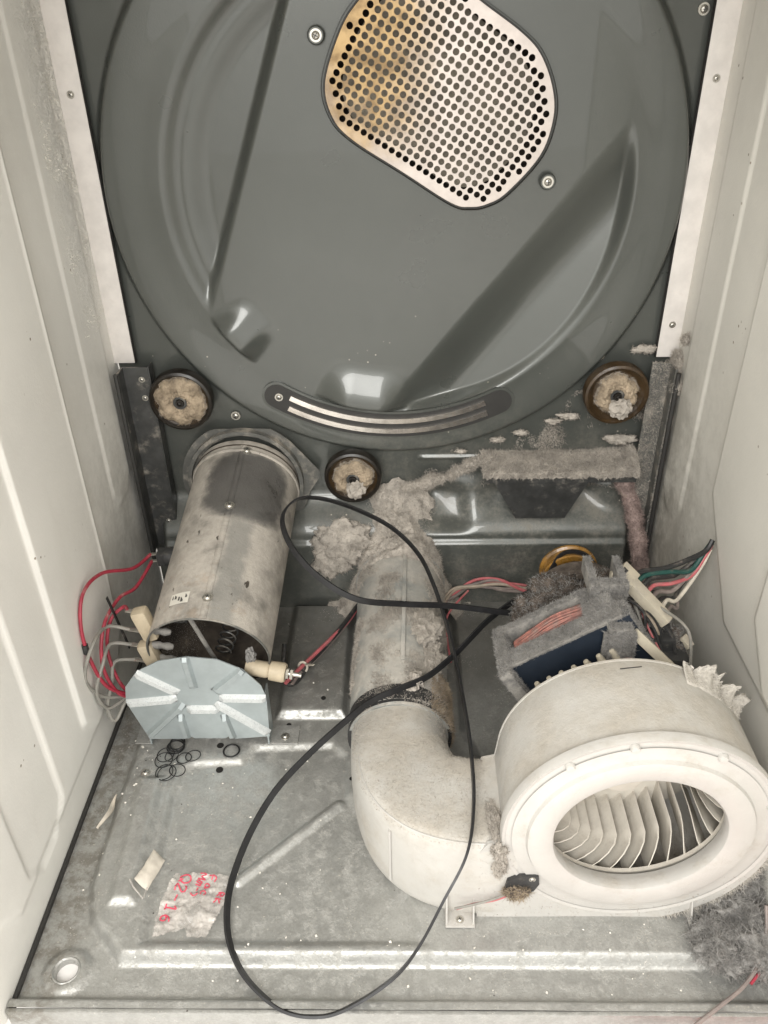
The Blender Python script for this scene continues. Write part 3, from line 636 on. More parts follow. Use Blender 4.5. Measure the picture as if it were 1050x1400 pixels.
# ================================================================== EXHAUST DUCT
ed = thing('exhaust_duct', (-.004, .8, 0), 'lint dusted round metal exhaust pipe running back from the blower elbow', 'pipe')
DZ = .063; path = [(-.005, .640, .057), (-.005, .70, .061), (-.004, .80, DZ), (-.004, .90, DZ + .004), (-.003, .965, DZ + .006)]
pp = catmull(path, 10); dsc = [1 + .02 * math.sin(i * .9) * (i < 8) for i in range(len(pp))]
duct = mk('pipe', *sweep_vf(pp, circ(.0575, 64), up=(0, 0, 1), scale=dsc), 'duct_metal', ed, angle=50)
mk('pipe_joint', *sweep_vf(np.array([(-.004 + .0585 * math.cos(t), .905, DZ + .004 + .0585 * math.sin(t)) for t in np.linspace(0, 2 * PI, 60, endpoint=False)]), circ(.003, 8), closed=True, up=(0, 1, 0)), 'duct_metal', ed)
mk('pipe_seam', *bar_vf((-.001, .70, .1195), (.003, .90, .1252), .005, .0016, .0004), 'duct_metal', ed)
mk('clamp_band', *sweep_vf(np.array([(-.005 + .0565 * math.cos(t), .652, .0575 + .0565 * math.sin(t)) for t in np.linspace(0, 2 * PI, 60, endpoint=False)]), [(-.002, -.013), (.002, -.013), (.002, .013), (-.002, .013)], closed=True, up=(0, 1, 0)), 'black_paint', ed)
fuzz('lint', duct, 16000, .004, 'lint', ed, lambda c, n: (n[:, 2] > .1) * np.array([max(0, .15 + fbm(q, 26)) for q in c]))
fuzz('lint', duct, 5000, .006, 'lint_brown', ed, lambda c, n: (c[:, 0] > .03) & (c[:, 1] < .70))
gx = np.linspace(-.105, .095, 110); gy = np.linspace(.885, .968, 50); X, Y = np.meshgrid(gx, gy, indexing='ij'); V = []
for x, y in zip(X.ravel(), Y.ravel()):
    dx = (x + .004) / .0585; top = DZ + .006 + .0585 * math.sqrt(max(0., 1 - dx * dx)) if abs(dx) < .97 else .066 - .05 * min(1, (abs(dx) - .97) * 2)
    q = max(0., (y - .885) / .083); lift = .062 * q ** 2.2 * math.exp(-((x + .01) / .085) ** 4); edge = min(1., q * 5, (x + .105) / .02, (.095 - x) / .02)
    V.append((x + .004 * fbm((x, y, 8), 70), y, top + lift + (.010 * fbm((x, y, 1), 28) + .004 * fbm((x, y, 2), 110)) * edge - .012 * (1 - min(1, q * 6)) + .006 * q))
lmo = stuff(mk('lint_drape', V, gridfaces(110, 50), 'lint', ed, angle=None)); fuzz('lint', lmo, 9000, .005, 'lint', ed)
lb_ = stuff(mk('lint_clump', *join([blob_vf((-.080, .926, .122), (.042, .010, .036), 12, .5, 2.0, 5), blob_vf((-.100, .924, .095), (.026, .008, .026), 18, .5, 2.4, 4)]), 'lint', ed, angle=None)); fuzz('lint', lb_, 2500, .005, 'lint', ed)
mk('lint_wad', *join([blob_vf((.014, .668, .118), (.008, .010, .009), 16, .6), blob_vf((.006, .662, .114), (.010, .006, .006), 17, .6)]), 'lint', ed)
cl = stuff(mk('lint_patch', *join([blob_vf((.020, .765, .112), (.022, .030, .008), 21, .7, 3), blob_vf((.028, .72, .103), (.016, .030, .008), 22, .7, 3)]), 'lint', ed)); fuzz('lint', cl, 2500, .004, 'lint', ed)

# ================================================================== BLOWER
BC = (.205, .140); Y0, Y1 = .461, .556
bl = thing('blower_housing', (.2, .5, 0), 'cream plastic blower housing with round inlet and curved outlet elbow', 'blower')
ol = []
for t in np.linspace(176, -100, 90): R = .1145 + .0175 * S(60, -100, t); a = math.radians(t); ol.append((BC[0] + R * math.cos(a), max(.009, BC[1] + R * math.sin(a))))
ol += [(.150, .0088), (.115, .0086), (.085, .0088), (.072, .012), (.070, .03), (.070, .112), (.0765, .124), (.0885, .1275)]
hole = [(BC[0] + .0815 * math.cos(t), BC[1] + .0815 * math.sin(t)) for t in np.linspace(0, 2 * PI, 72, endpoint=False)]
hous = mk('scroll', *slab_vf(ol, [], lambda x, z, h: (x, Y1 - .002 * 0 + 0 - h, z), .002), 'plastic_white', bl)      # back wall
n = len(ol); V = []
for k, (yy, g) in enumerate(((Y1, .985), (Y1 - .004, .998), (.52, 1.), (Y0 + .001, 1.005))):
    V += [(BC[0] + (x - BC[0]) * g, yy, BC[1] + (z - BC[1]) * g) for x, z in ol]
body = mk('scroll_wall', V, [[k * n + i, k * n + (i + 1) % n, (k + 1) * n + (i + 1) % n, (k + 1) * n + i] for k in range(3) for i in range(n)], 'plastic_white', bl, angle=40)
cov = mk('front_cover', *slab_vf([(BC[0] + (x - BC[0]) * 1.022, max(.0075, BC[1] + (z - BC[1]) * 1.022)) for x, z in ol], [hole], lambda x, z, h: (x, Y0 - h, z), .0035), 'plastic_front', bl, angle=40)
mk('cover_rim', *lathe_vf([(.1165, .0), (.1195, -.001), (.1205, .002), (.1205, .008), (.1175, .010)], (BC[0], Y0 - .004, BC[1]), (0, 1, 0), 96), 'plastic_front', bl)
mk('inlet_ring', *lathe_vf([(.0765, .016), (.0745, .010), (.0740, .0035), (.0755, .0), (.079, -.0018), (.094, -.0026), (.0975, -.0015), (.099, .002), (.104, .0035), (.111, .0036)], (BC[0], Y0 - .0085, BC[1]), (0, 1, 0), 96), 'plastic_front', bl)
for a in (100, 62, 128, 20): t = math.radians(a); mk('cover_lug', *lathe_vf([(.0001, .0032), (.0032, .003), (.0042, .001), (.0042, -.002)], (BC[0] + .1125 * math.cos(t), Y0 - .005, BC[1] + .1125 * math.sin(t)), (0, -1, 0), 16), 'plastic_front', bl)
# outlet elbow: square section turning into a round one
bz = lambda t: ((1 - t) ** 3 * np.array((.100, .5085, .0665)) + 3 * (1 - t) ** 2 * t * np.array((.005, .503, .0660)) + 3 * (1 - t) * t * t * np.array((-.008, .545, .061)) + t ** 3 * np.array((-.005, .660, .0575)))
V = []; NS, NP = 40, 56
for i in range(NS):
    t = i / (NS - 1); c = bz(t); d = bz(min(1, t + .01)) - bz(max(0, t - .01)); d /= np.linalg.norm(d); s = np.cross(d, (0, 0, 1)); s /= np.linalg.norm(s); u = np.cross(s, d)
    e = 2 + 8 * float(S(.98, .15, t)); hw = .0512 + .0025 * t; hh = .0585 - .0055 * t
    for k in range(NP):
        a = 2 * PI * (k + .5) / NP; ca_, sa_ = math.cos(a), math.sin(a); V.append(c + s * hw * math.copysign(abs(ca_) ** (2 / e), ca_) + u * hh * math.copysign(abs(sa_) ** (2 / e), sa_))
elb = mk('elbow', V, gridfaces(NS, NP, False, True), 'plastic_white', bl, angle=55)
# moulded seam that follows the elbow's front upper edge, plus one cross rib
ed_p = [];
for t in np.linspace(.02, .72, 26):
    c = bz(t); d = bz(t + .01) - bz(t - .01); d /= np.linalg.norm(d); s = np.cross(d, (0, 0, 1)); s /= np.linalg.norm(s); e = 2 + 8 * float(S(.98, .15, t)); hw = .0512 + .0025 * t; hh = .0585 - .0055 * t; q = .5 ** (1 / e)
    ed_p.append(c - (s * hw * q) * (1 if (s @ np.array((0, -1, 0)) < 0) else -1) + np.array((0, 0, 1)) * hh * q)
mk('mould_seam', *sweep_vf(np.array(ed_p), circ(.0011, 6)), 'plastic_front', bl)
for tt in (.40,):
    cr = []
    for k in np.linspace(-.95, .95, 20):
        t = tt; c = bz(t); d = bz(t + .01) - bz(t - .01); d /= np.linalg.norm(d); s = np.cross(d, (0, 0, 1)); s /= np.linalg.norm(s); s = s if s[1] < 0 or s[0] < 0 else -s
        cr.append(c + s * (.0512 + .0025 * t + .0004) + np.array((0, 0, .040 * k)))
    mk('cross_rib', *sweep_vf(np.array(cr), [(-.002, -.001), (.002, -.001), (.002, .001), (-.002, .001)]), 'plastic_front', bl)
# feet
for x, sx in ((.052, 1), (.283, -1)):
    ft = mk('foot', *box_vf((x - .014, Y0 - .016, .0125), (x + .014, Y0 + .004, .0155), .0008), 'plastic_front', bl)
    for sx in (-1, 1): mk('gusset', [(x + sx * .012, Y0 - .014, .0155), (x + sx * .012, Y0 - .002, .0155), (x + sx * .012, Y0 - .002, .045), (x + sx * .0135, Y0 - .014, .0155), (x + sx * .0135, Y0 - .002, .0155), (x + sx * .0135, Y0 - .002, .045)], [(0, 1, 2), (5, 4, 3), (0, 3, 4, 1), (1, 4, 5, 2), (2, 5, 3, 0)], 'plastic_front', ft, smooth=False)
    screw(bl, (x, Y0 - .009, .0158), (0, 0, 1), .0028)
# wheel inside
imp = mk('impeller', *join([lathe_vf([(.0001, .0), (.09, .0), (.09, -.002), (.020, -.002), (.020, -.03), (.010, -.032), (.0001, -.032)], (BC[0], Y1 - .008, BC[1]), (0, 1, 0), 64), lathe_vf([(.080, .0), (.092, .0), (.092, .004), (.080, .004), (.080, .0)], (BC[0], Y0 + .012, BC[1]), (0, 1, 0), 64)]), 'impeller_white', bl)
def blade_mesh():
    V = []; NY, NR = 9, 7; L0, L1 = Y0 + .014, Y1 - .009
    for a in range(NY):
        q = (a / (NY - 1)) ** 1.6; yy = L0 + (L1 - L0) * q; e = max(0., 1 - (yy - L0) / .026); rin = .060 + .020 * (1 - math.sqrt(max(0, 1 - e * e)))
        for side in (0, 1):
            for i in range(NR):
                w = i / (NR - 1); r = rin + (.090 - rin) * w; g = (r - .060) / .030; V.append((r, yy - .508, -.006 * math.sin(g * PI * .62) - .027 * g + side * .0015 - .006 * e * e * (1 - w)))
    F = []; n2 = 2 * NR
    for k in range(NY - 1):
        b0, b1 = k * n2, (k + 1) * n2
        for i in range(NR - 1): F += [[b0 + i, b0 + i + 1, b1 + i + 1, b1 + i], [b0 + NR + i + 1, b0 + NR + i, b1 + NR + i, b1 + NR + i + 1]]
        F += [[b0, b1, b1 + NR, b0 + NR], [b0 + NR - 1, b0 + n2 - 1, b1 + n2 - 1, b1 + NR - 1]]
    F += [[i, i + NR, i + NR + 1, i + 1] for i in range(NR - 1)]
    o = mk('blade', V, F, 'impeller_white'); m = o.data; bpy.data.objects.remove(o); return m
BM = blade_mesh()
for k in range(28): inst(BM, 'blade', imp, Matrix.Translation((BC[0], .508, BC[1])) @ Matrix.Rotation(2 * PI * k / 28 + .05, 4, 'Y'))
# thermistor and its plug
mk('thermistor', *slab_vf([(.092, .060), (.094, .075), (.104, .081), (.122, .082), (.1235, .070), (.119, .059), (.108, .056)], [], lambda x, z, h: (x, Y0 - .0036 - h, z), .004), 'black_paint', bl)
screw(bl, (.1165, Y0 - .0078, .0775), r=.0022)
tf = stuff(mk('lint_tuft', *blob_vf((.103, Y0 - .009, .060), (.010, .005, .006), 31, .6), 'lint_dark', bl)); fuzz('lint', tf, 500, .007, 'lint_brown', bl)
lc = stuff(mk('lint_tuft', *join([blob_vf((.084, Y0 - .004, .118), (.007, .008, .009), 32, .6), blob_vf((.082, Y0 + .02, .126), (.006, .02, .004), 33, .6), blob_vf((.086, Y0 - .006, .095), (.006, .004, .014), 34, .6)]), 'lint', bl)); fuzz('lint', lc, 900, .005, 'lint', bl)
# torn lint hanging over the rear right edge
tl = []; NA, NH = 46, 12
for i in range(NA):
    t = math.radians(66 - 54 * i / (NA - 1)); hgt = (.006 + .020 * max(0, .35 + fbm((i * .11, 0, 7), 1.6)) + .008 * fbm((i * .5, 2, 7), 1.4)) * math.sin(PI * min(1, .12 + i / NA))
    for j in range(NH):
        q = j / (NH - 1); rr_ = .1135 + hgt * q; cr = .004 * fbm((i * .22, j * .3, 3), 1.3) * (.4 + q); tl.append((BC[0] + (rr_ + cr * .4) * math.cos(t), .556 - .022 * (1 - q) ** 2 * 1.0 + cr, BC[1] + (rr_ + .002 * (1 - q)) * math.sin(t)))
tlo = stuff(mk('lint_flap', tl, gridfaces(NA, NH), 'lint_pale', bl, angle=None)); fuzz('lint', tlo, 500, .003, 'lint_pale', bl)
md = tlo.modifiers.new('thickness', 'SOLIDIFY'); md.thickness = .0016
fuzz('lint', cov, 500, .003, 'lint', bl, lambda c, n: np.hypot(c[:, 0] - BC[0], c[:, 2] - BC[1]) > .112)
fuzz('lint', cov, 900, .008, 'lint_pale', bl, lambda c, n: (np.hypot(c[:, 0] - BC[0], c[:, 2] - BC[1]) > .118) & (c[:, 0] > .23) & (c[:, 2] < .12))
mk('moulded_line', *box_vf((.1525, .47, .2409), (.1535, .55, .2419), .0003), 'plastic_white', bl)
mk('scratch', *box_vf((.192, .5435, .2544), (.212, .5442, .2550), .0001, rot=Matrix.Rotation(math.radians(8), 3, 'Z')), 'black_paint', bl)
fuzz('lint', [body, elb], 9000, .0016, 'lint', bl, lambda c, n: (n[:, 2] > .3))
mk('moulded_slot', *box_vf((.1375, .497, .2310), (.1435, .500, .2330), .0004, rot=Matrix.Rotation(math.radians(-35), 3, 'Y')), 'black_paint', bl)

# ================================================================== MOTOR
MC = Vector((.200, 0, .169)); mrot = Matrix.Rotation(math.radians(-33), 3, 'Y')
mo = thing('drive_motor', (.207, .68, 0), 'dusty drive motor in grey frame behind the cream blower housing', 'motor')
def mp(a, y, b): v = mrot @ Vector((a, 0, b)); return Vector((MC.x + v.x, y, MC.z + v.z))
def mbox(a0, a1, y0, y1, b0, b1, bev=.001):
    v, f = box_vf((a0, y0, b0), (a1, y1, b1), bev); return [tuple(mp(*q)) for q in v], f
core = mk('stator_core', *mbox(-.068, .062, .612, .636, -.06, .066), 'navy', mo, angle=30)
plt = mk('front_frame', *join([mbox(-.080, -.066, .602, .676, -.045, .071, .004), mbox(-.07, .03, .664, .674, .050, .070, .003), mbox(-.067, .056, .6125, .635, .0655, .0695, .0015), mbox(.02, .05, .632, .668, .052, .070, .003)]), 'bracket_dusty', mo, angle=30)
fuzz('lint', [plt, core], 15000, .0032, 'lint_grey', mo, lambda c, n: n[:, 2] > .35)
fuzz('lint', [plt], 3000, .004, 'lint_grey', mo, lambda c, n: n[:, 0] < -.4)
# copper windings: rear bundle seen through the frame, front bundle with white insulating teeth
for k in range(60):
    r0 = random.uniform(-.010, .010); dz_ = random.uniform(-.006, .012); c = mp(-.060, .646 + r0 * .8, .058 + dz_ * .5); e = mp(.026, .652 + r0 * .6, .060 + dz_ * .5); m_ = (c + e) / 2 + Vector((random.uniform(-.004, .004), -.002, .008 + random.uniform(-.003, .003)))
    mk('winding', *tube_vf([c, m_, e], .0011, 5, 5), 'copper', mo)
wb = [mp(-.052 + .092 * q, .598 - .006 * math.sin(q * PI), .020 + .012 * math.sin(q * PI)) for q in np.linspace(0, 1, 12)]
mk('winding_bundle', *sweep_vf(catmull(wb, 4), circ(.011, 12), scale=[1 + .15 * math.sin(i * 1.7) for i in range(45)]), 'lint_pink', mo)
for k in range(7):
    p = mp(-.050 + k * .0135, .5985, .036); mk('insulator_tooth', *lathe_vf([(.0001, .0125), (.0025, .012), (.0038, .006), (.0044, -.006), (.0001, -.008)], p, tuple(mrot @ Vector((0, 0, 1))), 12), 'bone', mo)
# clamp post over the apex
post = mk('clamp_post', *join([box_vf((.192, .600, .170), (.224, .606, .243), .002), box_vf((.196, .600, .243), (.220, .66, .249), .002), box_vf((.187, .655, .240), (.227, .668, .260), .003), box_vf((.187, .664, .246), (.195, .70, .264), .002), box_vf((.217, .664, .246), (.225, .70, .264), .002), box_vf((.1965, .5975, .175), (.2005, .6015, .222), .001), box_vf((.2145, .5975, .175), (.2185, .6015, .222), .001), box_vf((.1965, .5970, .217), (.2185, .6015, .223), .001)]), 'bracket_dusty', mo, angle=30)
fuzz('lint', post, 7000, .0035, 'lint_grey', mo, lambda c, n: (n[:, 2] > .3) | (n[:, 1] < -.5))
mk('strut', *bar_vf((.222, .612, .238), (.288, .606, .170), .010, .007, .001, up=(0, -1, .3)), 'bone', mo)
mk('rear_plate', *lathe_vf([(.0001, .0), (.05, .0), (.058, -.006), (.058, -.04)], (.209, .790, .137), (0, 1, 0), 40), 'lint_dark', mo)
rl_ = stuff(mk('lint_mass', *join([blob_vf((.168, .715, .190), (.034, .032, .022), 51, .6, 2.6, 5), blob_vf((.205, .775, .160), (.030, .018, .018), 52, .6, 2.6, 4), blob_vf((.150, .70, .170), (.028, .03, .03), 53, .6, 2.6, 4), blob_vf((.225, .72, .195), (.028, .03, .020), 54, .6, 2.6, 4)]), 'lint_dark', mo, angle=None)); fuzz('lint', rl_, 6000, .007, 'lint_grey', mo); fuzz('lint', rl_, 4000, .006, 'lint_dark', mo)
# right hand switch block, dark and greasy
mk('switch_block', *join([box_vf((.236, .640, .150), (.280, .700, .200), .004), box_vf((.250, .625, .165), (.292, .665, .186), .003)]), 'black_paint', mo, angle=30)
for k in range(16):
    a_ = Vector((random.uniform(.228, .262), random.uniform(.665, .70), random.uniform(.212, .230))); c_ = Vector((a_.x + random.uniform(.01, .04), random.uniform(.612, .65), random.uniform(.165, .19))); b_ = (a_ + c_) / 2 + Vector((random.uniform(-.008, .012), random.uniform(-.012, .006), random.uniform(.0, .014)))
    mk('lead', *tube_vf([a_, b_, c_], random.choice((.0012, .0016, .002)), 6), random.choice(('wire_black', 'wire_black', 'wire_dusty', 'wire_grey', 'wire_tan', 'wire_pink')), mo)
mk('terminal_clip', *bar_vf((.292, .66, .188), (.300, .652, .180), .010, .006, .001), 'bone', mo)
rl2 = stuff(mk('lint_mass', *join([blob_vf((.250, .69, .205), (.022, .025, .012), 56, .7, 2.6, 4), blob_vf((.272, .665, .185), (.02, .02, .012), 57, .7, 2.6, 4)]), 'lint_dark', mo)); fuzz('lint', rl2, 3000, .006, 'lint_grey', mo)
# pulley
mk('pulley', *lathe_vf([(.0001, -.012), (.010, -.012), (.011, -.004), (.026, -.003), (.029, -.008), (.0355, -.009), (.0365, -.0065), (.0335, -.003), (.0325, .006), (.0335, .010), (.0365, .012), (.0365, .015), (.030, .017)], (.209, .828, .140), (0, 1, 0), 56), 'amber', mo)

# white plug on top
cn = tag(mk('wire_connector', *join([bar_vf((.228, .690, .247), (.272, .655, .212), .014, .012, .0012), bar_vf((.224, .694, .250), (.238, .684, .239), .024, .015, .0014), bar_vf((.216, .690, .249), (.224, .688, .246), .010, .008, .001)]), 'bone', angle=30), 'cream plastic plug of the motor wiring on top of the motor', 'connector')
mk('latch_slot', *bar_vf((.2265, .688, .2555), (.2300, .684, .2530), .004, .007, .0004), 'black_paint', cn)

# ================================================================== BELT
bp = [(.150, .752, .140), (.120, .75, .146), (.055, .748, .158), (-.0, .735, .172), (-.052, .722, .190), (-.095, .735, .212), (-.128, .768, .232), (-.142, .815, .240), (-.128, .848, .243), (-.098, .862, .235), (-.055, .862, .218), (-.012, .853, .196), (.020, .830, .172), (.038, .790, .153), (.050, .735, .142), (.0575, .68, .137), (.0635, .60, .137), (.0655, .545, .135), (.0635, .492, .132), (.0545, .447, .125), (.033, .418, .10), (.012, .402, .058), (-.010, .392, .026), (-.045, .375, .013), (-.075, .366, .010), (-.110, .372, .009), (-.145, .398, .010), (-.166, .43, .014), (-.174, .467, .016), (-.171, .50, .022), (-.158, .537, .036), (-.135, .572, .055), (-.100, .600, .079), (-.062, .622, .104), (-.035, .638, .117), (-.004, .651, .1225), (.028, .668, .125), (.062, .700, .132), (.098, .742, .140), (.135, .775, .145), (.170, .800, .150)]
bpath = catmull(bp + [(.196, .828, .172), (.224, .829, .171), (.243, .829, .14), (.228, .829, .112), (.20, .829, .112), (.178, .826, .135), (.165, .79, .14)], 10, True)
belt = tag(mk('drive_belt', *sweep_vf(bpath, [(-.0012, -.0034), (.0012, -.0034), (.0013, 0), (.0012, .0034), (-.0012, .0034), (-.0013, 0)], closed=True), 'belt_rubber', angle=50), 'long thin black rubber belt looping loosely from motor to floor', 'belt')

# ================================================================== WIRES
def harness(name, label, strands, cat='wires'):
    t = thing(name, strands[0][0][0], label, cat)
    for pts, r, m in strands: tube('wire', pts, r, m, t)
    return t
tt = [tuple(t) for t in TERM]; tl_, th_ = tp + Vector((-.018, -.002, .005)), tp + Vector((-.018, -.002, -.005))
W = []
W.append(([tuple(tl_), (-.318, .775, .195), (-.338, .735, .218), (-.345, .695, .222), (-.346, .672, .195), (-.344, .668, .15), (-.335, .672, .105), (-.315, .690, .075), (-.295, .705, .062)], .0021, 'wire_red'))
W.append(([tuple(th_), (-.315, .765, .175), (-.328, .740, .178), (-.335, .70, .17), (-.338, .68, .13), (-.328, .678, .09), (-.31, .69, .07), (-.29, .705, .055)], .0021, 'wire_red'))
W.append(([tt[0], (-.318, .725, .178), (-.333, .715, .165), (-.338, .70, .13), (-.325, .69, .085), (-.30, .70, .058)], .0021, 'wire_red'))
for k, (i, dx) in enumerate(((1, .010), (2, 0), (3, -.012))):
    p = Vector(tt[i]); W.append(([tuple(p), tuple(p + Vector((-.022, -.006, .010 - .004 * k))), (-.338 + .002 * k, .672 + .004 * k, .170 - .035 * k), (-.349 + .004 * k, .655 + .008 * k, .135 - .03 * k), (-.343 + .004 * k, .668, .095 - .02 * k), (-.32, .69, .072), (-.295, .71, .05)], .0021, 'wire_grey'))
red = harness('wire_harness', 'red and grey wires looping from the heater terminals by left wall', W)
mk('tie_strap', *bar_vf((-.330, .715, .20), (-.318, .715, .125), .005, .0012), 'wire_black', red)
mk('tape_wrap', *tube_vf([(-.3455, .668, .172), (-.346, .668, .160)], .0036), 'wire_black', red)
W = [([(-.140, .745, .035), (-.130, .768, .035), (-.105, .805, .034 + .002 * k), (-.075, .86, .036 + .003 * k), (-.055, .90, .05)], .0024, m) for k, m in enumerate(('wire_pink', 'wire_dusty', 'wire_black'))]
W[0] = ([(-.146, .738, .045), (-.128, .772, .042), (-.110, .80, .042), (-.075, .86, .040), (-.055, .90, .05)], .0026, 'wire_pink')
W.append(([(-.152, .79, .062), (-.150, .755, .04), (-.138, .752, .030), (-.118, .79, .034), (-.085, .845, .040), (-.06, .89, .048)], .0030, 'wire_black'))
pk = harness('wire_harness', 'pink and dusty wires tied together between heater tube and exhaust pipe', W)
mk('cable_tie', *sweep_vf(np.array([(-.128 + .0055 * math.cos(t), .772, .0395 + .0085 * math.sin(t)) for t in np.linspace(0, 2 * PI, 20, endpoint=False)]), circ(.0016, 6), closed=True, up=(0, 1, 0)), 'wire_white', pk)
mk('tie_tail', *bar_vf((-.124, .770, .046), (-.112, .758, .056), .004, .0012), 'wire_white', pk)
W = []
for k in range(7): o = np.array([(random.uniform(-.006, .006), random.uniform(-.008, .008), random.uniform(-.004, .004)) for _ in range(6)]); q = np.array([(.045, .885, .045), (.07, .905, .055), (.10, .91, .06), (.135, .905, .066), (.17, .89, .07), (.205, .87, .075)]) + o; W.append((q.tolist(), .0022, ('wire_pink', 'wire_dusty', 'wire_tan', 'wire_dusty', 'wire_pink', 'wire_tan', 'wire_dusty')[k]))
W.append(([(.062, .80, .02), (.058, .83, .035), (.06, .86, .05), (.09, .90, .06)], .0014, 'wire_pink'))
harness('wire_harness', 'dusty pink wire bundle along rear wall between pipe and motor', W)
W = []
for k in range(9):
    o = np.array([(random.uniform(-.007, .007), random.uniform(-.006, .006), random.uniform(-.004, .004)) for _ in range(7)]); q = np.array([(.284, .940, .225), (.296, .935, .20), (.306, .93, .175), (.313, .92, .145), (.318, .91, .11), (.324, .90, .075), (.322, .88, .04)]) + o; W.append((q.tolist(), random.choice((.0022, .003, .0034)), ('wire_dusty', 'lint_pink', 'wire_pink', 'lint_pink', 'wire_tan', 'lint_pink', 'wire_dusty', 'lint_pink', 'wire_tan')[k]))
vb = harness('wire_harness', 'thick lint coated wire bundle hanging down the rear right corner', W)
vl = stuff(mk('lint', *sweep_vf(catmull([(.290, .936, .215), (.304, .928, .18), (.313, .918, .145), (.320, .906, .105), (.323, .895, .07)], 8), circ(.0085, 12), scale=[1 + .5 * fbm((i * .1, 0, 0), 3) for i in range(33)]), 'lint_pink', vb, angle=None)); fuzz('lint', vl, 4000, .006, 'lint_pink', vb)
W = []
for k, (m, r) in enumerate((('wire_black', .0028), ('wire_green', .0028), ('wire_black', .0027), ('wire_pink', .0022), ('wire_dusty', .0024), ('wire_black', .0022), ('wire_white', .0022), ('wire_dusty', .002))):
    s = Vector((.240 + .0045 * k, .692 - .004 * k, .242 - .0042 * k)); d = k * .0022; low = (0, 0, 0, .004, .008, .012, .010, .014)[k]
    jx, jz = random.uniform(-.008, .008), random.uniform(-.008, .006)
    W.append(([tuple(s), (s.x + .012, .700 - d, .243 - .003 * k - low), (.280 + .002 * k, .708 - d, .242 - .004 * k - low), (.304 + jx, .714, .244 - .003 * k - low + jz), (.324, .724 + .002 * (k % 3), .252 - .003 * k), (.3315, .730, .262 - .002 * k)], r, m))
harness('wire_harness', 'green, pink and white wires fanning from the cream plug to right wall', W)
harness('wire_harness', 'thin red and grey thermistor wires across the elbow front', [([(.104, Y0 - .008, .060), (.085, Y0 - .010, .050), (.065, Y0 - .010, .043), (.048, Y0 - .012, .038)], .0012, 'wire_pink'), ([(.102, Y0 - .008, .062), (.085, Y0 - .011, .054), (.066, Y0 - .012, .046), (.046, Y0 - .013, .040)], .0012, 'wire_grey')])
harness('wire_harness', 'dark red cord curving over the front right corner of the base', [([(.328, .44, .06), (.326, .425, .045), (.316, .405, .032), (.298, .388, .022), (.274, .374, .016), (.25, .362, .006)], .0018, 'wire_dusty'), ([(.330, .44, .056), (.328, .423, .043), (.319, .403, .030), (.304, .389, .023)], .0014, 'wire_red')])

# ================================================================== SMALL LOOSE THINGS
def ring(x, y, r, th, label, tilt=(0, 0), sq=1., dz=0):
    z = float(base_h(x, y)) + th + .0015 + dz; P = np.array([(x + r * math.cos(t), y + r * sq * math.sin(t), z + tilt[0] * r * math.cos(t) + tilt[1] * r * math.sin(t) + abs(tilt[0] * r) + abs(tilt[1] * r)) for t in np.linspace(0, 2 * PI, 40, endpoint=False)])
    return tag(mk('rubber_ring', *sweep_vf(P, circ(th, 6), closed=True, up=(0, 0, 1)), 'ring_black'), label, 'ring', 'small black rings on the base')
ring(-.2030, .6585, .0092, .0010, 'single thick black ring lying apart below the shield')
for i in range(3): ring(-.270 + .0012 * i, .6635 + .001 * i, .0098 - .0006 * i, .0009, ('largest', 'middle sized', 'smallest')[i] + ' black ring of the topmost coil in the ring pile', (.05 * (i - 1), .06 * i), 1, .002 * i)
ring(-.279, .6515, .0100, .0006, 'thin black ring leaning left of the topmost ring coil', (.1, .05)); ring(-.2795, .6440, .0100, .0006, 'thin black ring at the left end of the ring pile', (0, .1)); ring(-.2705, .6480, .0078, .0006, 'small black ring crossing the left ring pair', (.2, .1), 1, .002)
ring(-.2465, .6505, .0088, .0006, 'thin black oval ring just right of the ring pile', (.12, 0), .9); ring(-.2565, .6475, .0085, .0006, 'thin black ring touching the oval one on its left', (.05, 0), .9)
ring(-.2745, .6265, .0098, .0006, 'thin black ring left in the lower ring group', (.05, .1)); ring(-.2705, .6235, .0105, .0006, 'black ring at the centre of the lower ring group', (.1, .05), 1, .002); ring(-.2600, .6290, .0088, .0006, 'thin black ring right in the lower ring group', (-.1, .1), .9)

# clear bag with red handwriting
from math import cos, sin
bo = [(-.2345, .5045), (-.1790, .5010), (-.1765, .476), (-.1905, .4345), (-.2080, .4365), (-.212, .446), (-.2400, .4335), (-.2425, .455), (-.2400, .482)]
def bag_z(x, y): return float(base_h(x, y)) + .0042 + .0040 * noise.fractal(Vector((x, y, 1)) * 42, .7, 2, 5) + .0035 * max(0., 1 - abs((x + .199) * .95 + (y - .455) * .25) / .007) * float(S(.485, .47, y))
gx = np.linspace(-.245, -.172, 64); gy = np.linspace(.43, .508, 66); X, Y = np.meshgrid(gx, gy, indexing='ij'); V = np.array([(x, y, bag_z(x, y)) for x, y in zip(X.ravel(), Y.ravel())])
F = gridfaces(64, 66); c = V[F].mean(1); F = F[poly_sd(c[:, 0], c[:, 1], bo) > 0]
bag = tag(mk('plastic_bag', V, F, 'plastic_film', angle=None), 'crumpled clear plastic bag with red handwriting lying on the base', 'bag')
